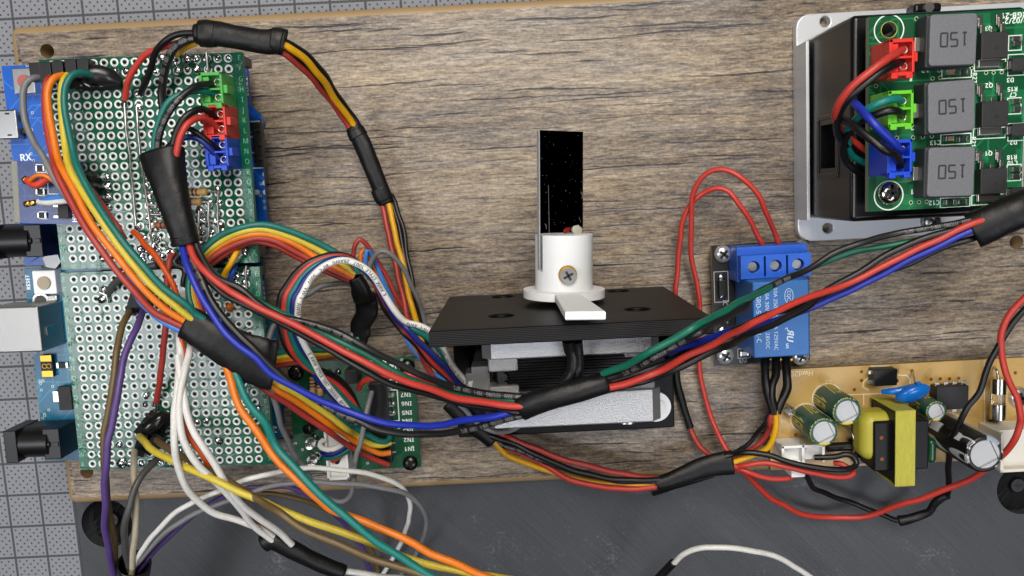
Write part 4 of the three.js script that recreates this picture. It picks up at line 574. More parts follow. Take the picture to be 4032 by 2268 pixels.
    for (const q of [[-13.2,0,-18.78],[-12.98,0,18.33]]) { g.strokeStyle = '#dfe8df'; g.lineWidth = .28; g.beginPath(); g.arc(q[0], q[2], 3.3, 0, TAU); g.stroke(); }
    for (const q of [[-7.07,0,-20.91],[-5.24,0,-20.81],[-16.06,0,-6.56],[-1.76,0,-9.28],[-0.55,0,-10.25],[-3.21,0,-7.58],[-1.49,0,-7.66],[5.61,0,-9.38],[8.88,0,-8.2],[10.56,0,-8.16],[12.4,0,-8.14],[-11.22,0,5.28],[-7.49,0,5.4],[-5.25,0,5.44],[-3.22,0,5.38],[-7.82,0,20.23],[-5.93,0,20.25],[-4.18,0,20.24]]) { g.fillStyle = '#b7c7a0'; g.beginPath(); g.arc(q[0], q[2], .46, 0, TAU); g.fill(); g.fillStyle = '#0a1410'; g.beginPath(); g.arc(q[0], q[2], .3, 0, TAU); g.fill(); }
  });
  const ho = [-13.2,0,-18.78]; pcb(t, 'board', w2, d2, 1.6, [[ho[0], ho[2], 1.75, 28]], tex, mat(0x77826a, .6), .3);
  part(t, 'hole_rim', new THREE.TorusGeometry(1.8, .16, 6, 28), mat(0x8f9a4a, .4, .5), [ho[0], .02, ho[2]], [Math.PI / 2, 0, 0]);
  const sc = [-13.09,1,17.82]; screw(t, 'screw', [sc[0], .8, sc[2]], 2.6, mat(0xcfcabd, .16, 1));
  const itex = canvasTex(256, 256, (g) => { g.fillStyle = '#66686d'; g.fillRect(0, 0, 256, 256); for (let i = 0; i < 2600; i++) { g.fillStyle = rnd() < .5 ? 'rgba(255,255,255,.05)' : 'rgba(0,0,0,.07)'; g.fillRect(rnd(0, 256), rnd(0, 256), rnd(1, 4), rnd(1, 4)); } g.save(); g.translate(132, 128); g.rotate(Math.PI); g.strokeStyle = '#1f2023'; g.lineWidth = 9; const seg = (x, s) => { const W = 36, Hh = 66, L = { a: [0, 0, W, 0], b: [W, 0, W, Hh / 2], c: [W, Hh / 2, W, Hh], d: [0, Hh, W, Hh], e: [0, Hh / 2, 0, Hh], f: [0, 0, 0, Hh / 2], g: [0, Hh / 2, W, Hh / 2] }; for (const k of s) { const [p, q, r, v] = L[k]; g.beginPath(); g.moveTo(x + p, q - 33); g.lineTo(x + r, v - 33); g.stroke(); } }; seg(-92, 'bc'); g.beginPath(); g.moveTo(-68, 33); g.lineTo(-44, 33); g.moveTo(-64, -24); g.lineTo(-58, -24); g.stroke(); seg(-18, 'afgcd'); seg(36, 'abcdef'); g.restore(); });
  const im = [mat(0x2b2c2f, .5), mat(0xffffff, .42, 0, { map: itex, bumpMap: fineBump, bumpScale: .00008 })];
  for (const q of [[-2.02,6,-14.98,10.37,11.01],[-2.06,6,-0.66,10.36,11.18],[-1.92,6,13.66,10.46,10.98]]) {
    const o = part(t, 'inductor', rb(q[3] + .5, 4.6, q[4] + .5, .5, 2), im[0], [q[0], 2.5, q[2]], [rnd(-.012, .012), rnd(-.03, .03), rnd(-.012, .012)]); const pg = new THREE.ExtrudeGeometry((() => { const s = new THREE.Shape(), a = q[3] / 2 - .3, c2 = q[4] / 2 - .3; s.moveTo(-a + .7, -c2); s.lineTo(a - .7, -c2); s.quadraticCurveTo(a, -c2, a, -c2 + .7); s.lineTo(a, c2 - .7); s.quadraticCurveTo(a, c2, a - .7, c2); s.lineTo(-a + .7, c2); s.quadraticCurveTo(-a, c2, -a, c2 - .7); s.lineTo(-a, -c2 + .7); s.quadraticCurveTo(-a, -c2, -a + .7, -c2); return s; })(), { depth: 1, bevelEnabled: true, bevelSize: .25, bevelThickness: .25, bevelSegments: 3 }); pg.rotateX(-Math.PI / 2);
    { const p = pg.attributes.position, uv = pg.attributes.uv; for (let i = 0; i < p.count; i++) uv.setXY(i, p.getX(i) / q[3] + .5, -p.getZ(i) / q[4] + .5); }
    part(o, 'marked_top', pg, im[1], [0, 2.2, 0]); part(o, 'terminal', rb(1.6, 2.4, 3.2, .2), TIN, [-q[3] / 2 - .6, -1.4, .2]); }
  const mb = mat(0x1d1d1f, .45, 0, { bumpMap: fineBump, bumpScale: .00006 });
  for (const q of [[9.13,2.6,-13.82,6.06,5.72],[9.57,2.6,1.23,5.99,5.71],[9.69,2.6,16.25,6.06,5.83]]) {
    const o = topbox(t, 'power_transistor', q, 2.4, mb, .2); part(o, 'tab', rb(q[3] * .86, .9, 2.2, .3), TIN, [-.2, -.6, q[4] / 2 + .7]); part(o, 'dimple', cyl(.42, .1, 16), BLACKM, [.4, 1.2, .6]);
    for (const s of [-1, 1]) { part(o, 'lead', merge(at(rb(.95, .4, 2, .12), s * q[3] * .37, .1, -q[4] / 2 - .8), at(rb(.95, .4, 2.3, .12), s * q[3] * .37, -.75, -q[4] / 2 - 2.4), at(rb(1.5, .3, 2.4, .1), s * q[3] * .37, -1.1, -q[4] / 2 - 3)), TIN); } part(o, 'lead', rb(.9, .4, 1, .1), TIN, [0, .1, -q[4] / 2 - .4]); }
  const C = [[-14.62,9,-11.4],[-14.75,9,-0.52],[-14.88,9,9.92]], cm = [mat(0xcf2a20, .4), mat(0x63bf2c, .4), mat(0x0f42c4, .4)];
  C.forEach((q, i) => { jst(t, cm[i], [q[0], 0, q[2]]).userData.label = ['red', 'bright green', 'blue'][i] + ' two-way plug connector'; });
  for (const q of [[0.59,0,-8.68],[3.54,0,-8.53],[0.72,0,6.15],[3.71,0,6.3],[0.98,0,20.61],[3.86,0,20.66],[15.55,0,-14.2],[15.96,0,0.27],[16.13,0,15.36],[15.27,0,-15.28],[15.66,0,-1.45],[16.09,0,13.87]]) smd(t, 'chip_component', q[0], 0, q[2], 2, 1.15, .7, rnd() < .5 ? mat(0xa2805e, .5) : CHIP);
  for (const q of [[14.46,2,-9.46,2.86,2.41],[14.86,2,5,2.89,2.33],[15.2,2,19.17,3.03,1.88]]) { const o = topbox(t, 'diode', [q[0] + 1.5, q[1], q[2], q[3] + 2, q[4] + .6], 1.8, mb, .2); part(o, 'lead', rb(1.2, 1, 1.8, .15), TIN, [-q[3] / 2 - 1.2, -.3, 0]); }
}
// ---------- wiring ----------
const W1 = { m: 12 };
const whiteText = canvasTex(1024, 128, (g) => { g.fillStyle = '#dcdcd8'; g.fillRect(0, 0, 1024, 128); g.fillStyle = '#3c3c3e'; g.font = 'bold 30px sans-serif'; g.fillText('E  AWM  STYLE  1007   28AWG   80\u00b0C   300V   VW-1   AWM', 12, 106); });
const WTX = mat(0xffffff, .42, 0, { map: whiteText });
const blackText = canvasTex(1024, 64, (g) => { g.fillStyle = '#161617'; g.fillRect(0, 0, 1024, 64); g.fillStyle = '#8d8d8c'; g.font = '20px sans-serif'; g.fillText('AWM  300V   YITONG   VW-1   1569   80\u00b0C', 10, 55); });
const BTX = mat(0xffffff, .42, 0, { map: blackText });
const TX = { m: 12, ulen: 46 };
// top bundle: perfboard to first sleeve
wire('red_wire', 'red wire rising from the upper perfboard into the topmost black sleeve', RED, .75, [[-72.3,35.5,-35.8],[-78,34,-34.7],[-82.7,33.5,-33.4],[-86.8,32.5,-31.9],[-90.3,31,-29.1],[-92.6,29.5,-26],[-94.8,27.3,-22.3]], W1);
wire('black_wire', 'outer black wire curving over the red one into the topmost sleeve', BLK, .75, [[-71.9,36.5,-36.3],[-77.1,36,-36],[-80.9,35.5,-34.4],[-83.8,34,-32.1],[-85.9,32,-29.2],[-88.5,29.5,-26],[-91,27.2,-23.6]], W1);
wire('black_wire', 'thick printed black wire from the topmost sleeve down across the perfboard pads', BTX, 1.0, [[-72.5,35,-35.8],[-76.3,35,-34.8],[-79.4,34.5,-33],[-81.6,33,-30.3],[-83.9,30,-26.9],[-85.2,28.5,-23.5],[-85.4,27.8,-20.5],[-85.6,27.3,-18.5]], TX);
wire('yellow_wire', 'short yellow wire dipping from the topmost sleeve to the solder row', YEL, .8, [[-72.7,34,-35.1],[-76.4,32.5,-34.1],[-79.5,30,-33.4],[-81.7,27.2,-33]], W1);
const SA = sleeve('topmost black heat shrink sleeve lying over the upper edge of the green perfboard', [[-73.5,35.5,-36.2],[-69.7,35.5,-36.3],[-63.5,35.5,-35.4],[-57.2,35.5,-34.4],[-54.1,35.5,-34.6],[-52.8,35.3,-34.3]], [2.2, 2.9, 2.7, 2.7, 2.9, 2.95], [2.0, 2.0, 1.8, 1.8, 1.7, 1.6]);
wire('red_wire', 'red wire of the curved bundle between the two sleeves at upper left', RED2, .72, [[-55.7,35,-32.4],[-53.8,34.6,-32.1],[-51.3,31,-30.1],[-48.7,25,-27.1],[-47,17,-23.3],[-45.3,12,-19.6],[-43.6,9.5,-16.6],[-42.4,9,-13.6]], W1);
wire('black_wire', 'black wire squeezed between the red and yellow wires of the curved bundle', BLK, .72, [[-55.9,34.4,-33.3],[-53.6,33.8,-32.8],[-50.8,30,-30.8],[-48.3,24,-27.5],[-46.5,16,-23.4],[-44.7,11,-19.6],[-43,8.8,-17.1],[-41.9,8.4,-14.2]], W1);
wire('yellow_wire', 'yellow wire of the curved bundle between the two sleeves at upper left', YEL, .85, [[-55.5,35.6,-34.2],[-53.1,35.4,-33.8],[-50.2,32,-31.8],[-47.4,26,-28.2],[-45.5,18,-23.9],[-43.7,13,-20.4],[-42.2,9.8,-17.3],[-41.1,9.2,-14.5]], W1);
wire('black_wire', 'outermost black wire of the curved bundle between the two upper sleeves', BLK, .72, [[-55.6,35,-34.9],[-52.7,34.6,-34.6],[-49.9,31,-33.1],[-47.3,25,-29.9],[-45.6,17,-25.6],[-43.4,12,-21.3],[-41.4,9.4,-17.9],[-40.7,9,-15.3]], W1);
const SB = sleeve('black heat shrink sleeve lying diagonally on bare wood left of the mirror', [[-42.7,9,-17.2],[-40.7,9,-13.3],[-39,8.8,-9.1],[-37.4,8.5,-4.7],[-35.9,8.1,-0.8],[-34.4,7.5,3.4]], [2.25, 2.5, 2.45, 2.4, 2.35, 2.3], [1.7, 1.6, 1.6, 1.5, 1.5, 1.4], { roll: .12 });
// from that sleeve down beside the motor
wire('red_wire', 'red wire running down from the diagonal sleeve towards the motor', RED2, .75, [[-36.2,7.6,2.1],[-35.3,7.6,4.8],[-34,9,10.4],[-32.5,11,16.2],[-30.8,13,22.5],[-29.6,14,28.3],[-28.6,15,33.2],[-26.7,14,38.5],[-24.5,11,45.7],[-21.9,8,52],[-17.8,6,57.6],[-13.2,5,62.9],[-7.7,4.5,68.3]], W1);
wire('yellow_wire', 'yellow wire running down from the diagonal sleeve towards the motor', YEL, .78, [[-34.6,8,1.5],[-33.6,8,3.6],[-32,9.5,10.3],[-29.9,12,19],[-27.9,14.5,27.6],[-26.1,15,33.8],[-24.6,12,42.5],[-23.2,9.5,47.6],[-19.3,6.5,54.3],[-13.3,4.5,61.8],[-6.1,4,70.6]], W1);
wire('black_wire', 'inner of the two black wires running down from the diagonal sleeve', BLK, .62, [[-34,7,0.9],[-32.9,7,3.3],[-31,8.5,10.4],[-29.2,10.5,17.7],[-27.6,12.5,24.9],[-27.5,13.5,29.6],[-25.9,13,36.3],[-23.5,9,46.2],[-19.3,6,55],[-11.8,4,64.9]], W1);
wire('black_wire', 'outer of the two black wires running down from the diagonal sleeve', BLK, .62, [[-33.1,7.4,0.9],[-31.9,7.4,3.3],[-30,9,9.8],[-28.2,11,17.6],[-26.8,13,24.3],[-26.4,14,27.5],[-24.7,13,35.7],[-22.3,9,45.6],[-17.8,6,55],[-10.2,4,65.2]], W1);
sleeve('small flat black sleeve slanting under the thick wires beside the motor', [[-18,7,59.8],[-14.7,6.6,63.4],[-11,6.2,67.1],[-8.3,5.8,69.2],[-5.6,5.2,71.9]], [2.2, 2.3, 2.4, 2.2, 2.0], [1.4, 1.4, 1.4, 1.3, 1.2]);
// bottom bundle to the lower sleeve
wire('red_wire', 'upper red wire of the bundle sagging below the motor', RED2, .85, [[-6.1,5.4,67.7],[-1.7,6,69.7],[-0.5,7,69.6],[3.5,8,71.6],[11.2,9,74.3],[20.5,9,77.2],[28.3,8.5,79.5],[36.2,8,81.1],[43,8,81.9]], W1);
wire('black_wire', 'upper black wire of the bundle sagging below the motor', BLK, .8, [[-7,5.8,69.5],[-3.6,6.5,70.5],[0.7,8,71.5],[5.6,9,74],[12.7,9.5,76.9],[20.4,9.5,79.4],[29.8,9,81.4],[37.6,8.8,81.6],[43.2,8.6,81.7]], W1);
wire('black_wire', 'lower printed black wire of the bundle sagging below the motor', BTX, .8, [[-7,4.8,70.4],[-2.7,5,72.6],[2,6,73.9],[8.2,7,76.5],[15,7.5,78.7],[22.2,7.8,81],[30,7.6,82.7],[37.8,7.4,82.8],[43.5,7.2,82.9]], TX);
wire('red_wire', 'lower red wire of the bundle sagging over the grey printed base', RED, .85, [[-6.8,4,71],[-1.7,3.8,73.7],[2,4,75.3],[8.3,5,78.2],[17.7,6,82.7],[25.5,6.4,84.6],[33.3,6.6,85.1],[39.5,7,84.7],[43.8,7.4,84]], W1);
wire('yellow_wire', 'lowest yellow wire of the bundle sagging below the motor', YEL, .85, [[-6.7,4.8,70.8],[-5,5,71.8],[-2.4,4.5,75.1],[2,4,77.7],[6.2,3.6,79.6],[11.5,3.4,81.3],[17.9,3.5,83.2],[25.7,4.6,84.2],[33.5,5.6,84.2],[39.6,6.6,83.6],[43.9,7,83.1]], W1);
const SD = sleeve('black sleeve with a flap of tape where the bundle crosses onto the grey base', [[41.3,8,83.2],[45.5,8.2,81.9],[50,8.4,80],[56.1,8.8,77.6],[60.6,9.2,76.7],[62.7,9.4,76.4]], [1.9, 2.3, 2.7, 3.0, 3.3, 3.4], [1.7, 1.7, 1.6, 1.6, 1.5, 1.4], { roll: -.1 });
{ const g = sweep([[40.7,5,87.4],[43.6,5.6,86.3],[46.8,6.6,84.8],[51.9,7.4,83.1],[57.9,8,81]], [1.3, 1.2, .9, .6, .3], [.2, .2, .2, .2, .2], { flat: 1, m: 8, roll: .5 }); part(SD, 'tape_flap', g, SHRINK); }
wire('yellow_wire', 'yellow wire turning up from the tape-flapped sleeve to the relay', YEL, .82, [[60.3,9.2,77.1],[62.9,9.4,76.2],[67.3,11,74],[70.8,13,71.1],[72.3,14.5,67.3],[72.4,15.4,63.6],[71.8,16,60.2],[71.4,16,58.8]], W1);
wire('red_wire', 'red wire turning up from the tape-flapped sleeve to the relay', RED2, .75, [[60.7,8.6,75.6],[64.3,8.8,74.2],[67.4,9.6,72.4],[70.5,11,69.2],[71.5,13,65.3],[70.7,14.8,62.9],[71.2,15.4,59.6]], W1);
wire('black_wire', 'thin black wire turning up from the tape-flapped sleeve to the relay', BLK, .62, [[60.7,8.4,75],[64,8.6,73.4],[66.7,9.6,71],[68.3,11,67.2],[69.6,13.8,63.8],[71,15,59.7]], W1);
wire('black_wire', 'black wire looping from the tape-flapped sleeve to the white output socket', BLK, .8, [[60.1,9.6,74.6],[62.4,10,73.8],[64.9,12.5,72.4],[70.5,14,72.6],[76,15.5,73.8],[81.7,16.5,75],[87.5,17,75.4],[92.2,16.5,75.4],[94.8,15.5,74.7],[94.3,15,73],[92.2,14.6,72.4],[90.1,14,73.1],[86.9,13,73.6],[84.4,12.5,73.8]], W1);
wire('red_wire', 'red wire looping under the black one to the white output socket', RED, .78, [[60.6,9,77.4],[63.9,9.4,77.6],[65.5,11,76.5],[71.1,12.5,75.3],[76.7,13.8,76.1],[82.6,14.6,77.7],[90.1,14.8,78.7],[93.8,14.4,78.5],[95,14,77.6],[94.1,13,77],[92,12,75.8],[90.6,11,76]], W1);
wire('red_wire', 'short red wire curling from the tape-flapped sleeve into the white plug', RED, .75, [[60.8,8.6,77.8],[64.4,8.8,78.3],[66,9.6,78.8],[70.6,10,80.2],[75.9,9.8,81.2],[79.4,9.4,80.9],[81.3,8.8,79.9]], W1);
wire('red_wire', 'long red wire sweeping across the grey base and up the right side', RED, .85, [[60.9,8,78.4],[65.1,7.6,79.3],[67.6,6.5,81.2],[73.1,3,86.8],[81.1,-1,93.2],[88.9,-4,97.5],[97.9,-5.5,99.5],[105.5,-4,98.5],[110.5,-1,95.6],[115.8,4,90.4],[122.3,9,85],[128.2,14,79],[132.1,19,71.6],[133.1,23,64.8],[133.4,24,59.8],[133,24.5,58.8],[132.1,24,53.9],[129.9,23,48.9],[128.5,22,43.1],[127.9,22,37],[129,23,31.4],[131.7,24,27.7],[134.4,25,24.6],[147.3,25,12],[161.9,24,-1],[177.2,22,-15]], W1);
wire('black_wire', 'black wire drooping from the white plug over the grey base to a joint sleeve', BLK, .78, [[82.4,10,77.3],[84.1,8,80.6],[89.1,2,86.9],[96,-2,90.8],[103.4,-3.5,93.9],[109.9,-3,96.4],[116.6,-3,98.9],[119.6,-2.5,98.4]], W1);
solo('heat_shrink_sleeve', 'lumpy bent black joint sleeve hanging over the grey base at right', 'sleeve', sweep([[117.1,-3,99.2],[119.6,-2.4,98.4],[123,-1.6,96.8],[124.9,-0.5,95.2],[125.6,0.5,92.4],[126.8,1.4,90.3],[128.7,2.4,88.9]], [1.45, 1.4, 1.35, 1.2, 1.1, 1.25, 1.0], [1.4, 1.4, 1.3, 1.2, 1.0, 1.2, .9], { flat: 1, m: 18, wob: .14, step: .5, hollow: .3 }), SHRINK);
wire('black_wire', 'long black wire rising from the joint sleeve past the fuse', BLK, .82, [[128.2,2.2,89.3],[127.5,4,86.4],[125.4,7,82.3],[122.4,12,75.3],[119.6,17,68],[120.1,20,61],[121,21,57.1],[123.3,21.5,52.8],[125,21.5,47.3],[128,21.5,39.7],[130.2,22,34.7],[132.6,23,30.5],[135.2,24,27],[149.4,24,16.1],[164.2,23,4],[179.6,21,-10.1]], W1);
// red pair from the relay terminal
wire('red_wire', 'taller red loop from the relay screw terminal, outer of the pair', RED, .72, [[73.2,9.5,15.1],[71.6,11,12],[68.3,14.5,7.2],[64.3,17.5,1.4],[60.5,18,-2.9],[57.1,17,-5.2],[53.8,15.5,-5.6],[50.6,13.5,-3.8],[48.9,11.5,0.3],[48.9,9.5,5.9],[49.1,7.5,12.8],[49.9,6,18.4],[51.8,4.5,25.3],[53,3.8,30],[53.5,3,32.3],[53.5,2.5,39],[53.9,2.2,47.7],[54.5,2.4,53.4],[56.3,3.2,61.2],[58.4,4.6,67.3],[59.4,6.5,70.1],[61.7,8,73.9],[63,8.5,76.3]], W1);
wire('red_wire', 'shorter red loop from the relay screw terminal, inner of the pair', RED, .72, [[68.8,9.5,15.1],[67.2,10.5,12.7],[63.9,12.5,7.9],[60.4,13.5,3.1],[57.8,13,0.2],[54.8,12,-0.8],[51.6,10,0.6],[48.5,8.5,4],[47,7,8.7],[46.7,5.5,15.1],[46.6,4,21.3],[46.4,3,28.2],[46.6,2.5,28.7],[46.5,2,36],[46.8,1.8,43.9],[47.2,1.9,50.3]], W1);
sleeve('thin black sleeve on bare wood right of the motor joining two red wires', [[47.4,2,51.2],[47.9,2.2,55],[49.1,2.4,59.5],[50.6,2.6,64.6],[51.9,2.6,68.3]], [1.05, 1.0, 1.05, 1.0, 1.1], [1, 1, 1, 1, 1], { hollow: 0, m: 16 });
wire('red_wire', 'short red wire from the thin black sleeve into the tape-flapped sleeve', RED2, .78, [[51.6,2.6,67.5],[52.4,2.8,69.8],[53.8,4.6,72.6],[55.9,6.4,74.4],[57.7,8,75.5],[59.5,8.6,76.6]], W1);
// relay header sleeves
sleeve('left black sleeve on the relay input pins', [[70.7,9,45.6],[70.1,11,48.2],[69.7,13,51.4],[70.1,14.5,55],[70.8,15.4,57.8],[71.3,15.8,60.3]], [1.25, 1.2, 1.1, 1.25, 1.2, 1.1], [1.2, 1.2, 1.1, 1.2, 1.2, 1.0], { hollow: 0, m: 16, wob: .12 });
sleeve('middle black sleeve on the relay input pins', [[73.6,9,45.6],[73.1,11,47.6],[72.5,13,50.2],[71.1,14.6,52.8],[70.8,15.6,55.6],[71.4,16,58.5],[71.6,16,60.4]], [1.2, 1.15, 1.1, 1.1, 1.0, 1.0, .9], [1.2, 1.1, 1.1, 1.1, 1.0, 1, .9], { hollow: 0, m: 16, wob: .12 });
sleeve('right black sleeve on the relay input pins', [[76.4,9,45.6],[76,11,48.2],[75.6,13,50.8],[75.4,14,53.6],[74,15,56.4],[72.7,15.6,59],[72.4,15.6,60.2]], [1.25, 1.2, 1.1, 1.2, 1.15, 1.1, 1], [1.2, 1.2, 1.1, 1.2, 1.2, 1, 1], { hollow: 0, m: 16, wob: .12 });
// laser cable: fat sleeve at right, wires to the sleeve in front of the motor
sleeve('fat black sleeve entering from the right edge below the laser board', [[104.6,45,9],[106.6,46,7.8],[109.5,47,6.1],[112.4,48,4.5],[114.7,48,3.4],[118.5,48,1.7],[130.5,47,-3.1],[148.9,44,-11.6]], [4.2, 4.0, 3.9, 3.9, 3.9, 3.9], [2.6, 2.9, 3, 3, 3, 3], { roll: -.15 });
wire('black_wire', 'upper printed black wire from the fat right sleeve over the relay', BTX, .74, [[106.2,46.5,6.1],[102.3,46,6.7],[94.9,45,8.4],[88.5,43,10],[79.6,43.6,12],[73.9,42.6,14.6],[67.5,43.6,18.2],[60.3,46.6,20.9],[54.5,49.6,22.7],[47.9,61.6,24.4],[40.2,69.6,26],[35.6,75.6,26.9],[32.3,72,30.1],[27.4,70,33.5],[22.7,65,37.5],[19.2,63,39.1]], TX);
wire('green_wire', 'green wire from the fat right sleeve passing over the relay and bracket plate', GRN, .74, [[107.2,45,7.6],[101.7,44,9.4],[95.1,42.5,11],[89.7,41,12.3],[80.7,38.5,14.4],[73.4,38,17.2],[64.7,41,20.1],[56.5,50,21.9],[48.3,60,23],[40.3,69,24.7],[34.7,75,26.1],[30.8,74,28.7],[26.8,73,31.2],[22.4,67,35.4],[18.9,63.5,37.8]], W1);
wire('black_wire', 'middle black wire from the fat right sleeve crossing above the red one', BLK, .78, [[106.2,46.5,7],[102.6,46.5,7.7],[94.7,45.5,10.2],[88.3,44,13.3],[79.1,43,19.3],[72.7,43.5,23],[68.2,46,25.8],[59.8,49,29.4],[51.4,53,32.1],[45.2,60,32.8],[40.2,62,34.2],[33.2,63,37.3],[26.1,65,39.3],[19.7,62.5,41.6]], W1);
wire('red_wire', 'red wire from the fat right sleeve to the sleeve in front of the motor', RED, .78, [[105.6,47.5,6.4],[103.1,47.3,7.3],[97,46,10.7],[90.6,44.5,14.3],[83.8,43.5,18.2],[76.5,43.5,21.9],[70.9,45,23.4],[62.5,48,25.7],[55.5,51,28.4],[51.3,53,29.8],[42.6,61,31.9],[35.3,63.5,34.9],[28.1,66.5,37.3],[23.9,65,39.4],[19.4,63.3,41]], W1);
wire('blue_wire', 'blue wire from the fat right sleeve dipping under the black one', BLU, .8, [[106.7,47,7.5],[104.1,46.6,8.5],[97.6,45,12.3],[91.4,43,16],[85.1,41,20.2],[78.3,39.5,24.2],[71.1,38.5,27.7],[65,40,29.7],[59.4,43,30.5],[46.8,54,30.8],[39.9,58,32.2],[33.7,60,33.7],[28.4,64,34.6],[24,64,36.4],[19.2,62.5,38.5]], W1);
wire('black_wire', 'lowest black wire from the fat right sleeve tucked under the blue one', BLK, .72, [[107.6,44.5,9.9],[104.3,44.5,11.1],[98.8,43,13.3],[92.5,41,16.7],[86,39,20.1],[80.4,37.5,23.1],[74,37.5,25.7],[65,41,27.9],[57.4,45,28.9],[46.8,54,31.1],[38.8,58,33.7],[30.9,63,36.1],[24.1,63.2,38.6],[19.2,62.4,40.1]], W1);
sleeve('black sleeve slanting across the front of the stepper motor', [[19.7,63,39.8],[16.9,63.5,40.5],[12.8,63.5,41.7],[8.3,63.1,43],[4.9,62.5,44.3],[1.8,61.5,45.8]], [2.3, 2.4, 2.45, 2.5, 2.6, 2.75], [2, 2, 2, 2, 1.9, 1.8]);
// left half of the laser cable
wire('black_wire', 'upper black wire sagging left of the motor sleeve over the driver board', BTX, .78, [[3.3,62,43.2],[0.6,61.5,43.2],[-6.4,59,43],[-13.8,54.7,42.7],[-21.5,49.8,41.1],[-29.5,45.9,38.2],[-34.9,43.6,35.7],[-40,43,33.2],[-44.9,43.5,31.2],[-48.8,44,30],[-53.7,45,28.4],[-58.7,45.5,25.3],[-62.5,45.5,22.2],[-67.8,45,19.8],[-71.4,43.5,15.7],[-73.2,42,12.3],[-74.1,41,9.6]], TX);
wire('green_wire', 'green wire sagging left of the motor sleeve over the driver board', GRN, .74, [[3.3,61.5,44.2],[0.6,61,44.3],[-6.5,58,44.5],[-13.9,53.2,44.5],[-21.7,48.3,43.2],[-27.1,45.5,41.6],[-32.5,43.3,39.1],[-40.4,41.5,35.2],[-46.6,42,32],[-51.3,43,29.6],[-54.8,43.8,27.5],[-59.5,44.6,24.9],[-61.5,44.8,23.4],[-65.7,44.6,20.8],[-69.8,43.4,17.7],[-72.7,42,13.8],[-73.9,41,10.3]], W1);
wire('red_wire', 'bright red wire arcing from the upper left sleeve to the motor sleeve', RED, .8, [[3.3,63,44.9],[0.8,62.6,45],[-4,61,45],[-11.2,57.4,44.6],[-18.8,53,43.7],[-26.5,49.5,41.9],[-34.3,47.1,38.7],[-41.8,46.5,34.9],[-49,46.8,30.7],[-53.9,47,28.1],[-58.7,47,25.8],[-63.3,46.8,23.1],[-65.1,46.4,21.9],[-69,45.6,19.1],[-72.3,44.4,16.1],[-74.4,42.6,12.7],[-75.6,41,9.8]], W1);
wire('black_wire', 'black wire hanging just below the bright red arc', BLK, .78, [[3.3,62,46.5],[1,61.6,46.6],[-4.1,59,46.7],[-11.4,54.9,46.3],[-19,50.5,45.7],[-26.9,46.9,44.4],[-34.9,44.2,41.4],[-42.6,43.4,36.9],[-47.5,43.6,34.2],[-52.4,44,31.3],[-57.1,44.6,28.5],[-61.8,45,25.6],[-66.3,44.6,23.4],[-70.5,43.8,19.9],[-73.3,42.6,15.8],[-74.7,41,11.3]], W1);
wire('blue_wire', 'blue wire in the lowest arc from upper left sleeve to motor sleeve', BLU, .8, [[2.4,61.6,45.8],[-2.9,60,47.6],[-8.9,57,49.6],[-16.6,51.6,52.5],[-24.5,47.7,53.6],[-32.4,45.3,53.1],[-38.9,44.6,51.1],[-44.9,45.6,48],[-50.7,47,44.6],[-55.3,48,41.5],[-58.7,48.6,37.6],[-61.9,48.8,34.8],[-65.9,48.6,30.3],[-69.2,47.8,25.7],[-70.9,47.4,22.5],[-73.4,46,17.7],[-75.9,43,13],[-77.2,41,10.1]], W1);
wire('black_wire', 'printed black wire following under the blue arc above the IN labels', BTX, .8, [[3.4,61,47.2],[0.6,60,48.1],[-6.5,56.5,51.1],[-14.1,51.7,54.1],[-22,47.4,56.1],[-30,44.9,55.9],[-37.9,43.6,53.4],[-45.1,45,48.9],[-49.7,46.4,45.2],[-54.2,47.4,40.9],[-58.9,47.8,35.6],[-61.7,47.8,33],[-65.6,47.4,28.5],[-69.1,46.6,23.9],[-70.9,45.4,20],[-73,44,16.4],[-75,42,12],[-76.1,41,9.6]], TX);
const SC7 = sleeve('wide black sleeve tapering down the middle of the upper perfboard', [[-80.9,40,-8.8],[-79.8,41,-4.9],[-78.7,41.6,-0.7],[-77.4,42,4.3],[-76.3,42.2,8.5],[-75.6,42,12.2]], [5.2, 4.5, 4.0, 3.6, 3.2, 2.9], [3.2, 3.0, 2.7, 2.5, 2.3, 2.1], { sq: .85 });
// plugs on the upper perfboard
wire('black_wire', 'printed black wire arching into the green plug on the perfboard', BTX, .78, [[-81.1,41,-6.2],[-81.2,41,-10.6],[-79.9,42,-14.2],[-77.5,42,-18.1],[-74.8,41,-21.5],[-72.2,38.5,-23.9],[-71,33,-25.2]], TX);
wire('green_wire', 'green wire arching into the green plug on the perfboard', TEAL, .75, [[-82.5,40,-6.2],[-82.4,40,-9.9],[-81.1,41,-14.7],[-78.6,41,-19.4],[-75.6,39.5,-22.1],[-72.8,37,-23.2],[-70.7,33,-22.9]], W1);
wire('black_wire', 'black wire arching into the red plug on the perfboard', BLK, .78, [[-79.8,40.5,-6.2],[-78.4,41,-8.9],[-76.7,41.5,-13.2],[-74.2,41,-17.2],[-71.9,38.5,-18.9],[-70.7,33,-17.7]], W1);
wire('red_wire', 'red wire arching into the red plug on the perfboard', RED, .78, [[-77.3,41,-6.2],[-76.5,42,-8.8],[-75.4,42,-12.2],[-73.8,41,-15.5],[-72.3,38.5,-17],[-71.2,35.5,-16.4],[-70.2,32.8,-14.9]], W1);
wire('black_wire', 'black wire dipping into the blue plug on the perfboard', BLK, .7, [[-79.7,39,-6.2],[-79.2,38,-9.3],[-77.9,37.6,-13.8],[-75.7,37.2,-14.6],[-73.5,36.6,-13.2],[-71.5,35.4,-11.3],[-70.5,33,-9.9]], W1);
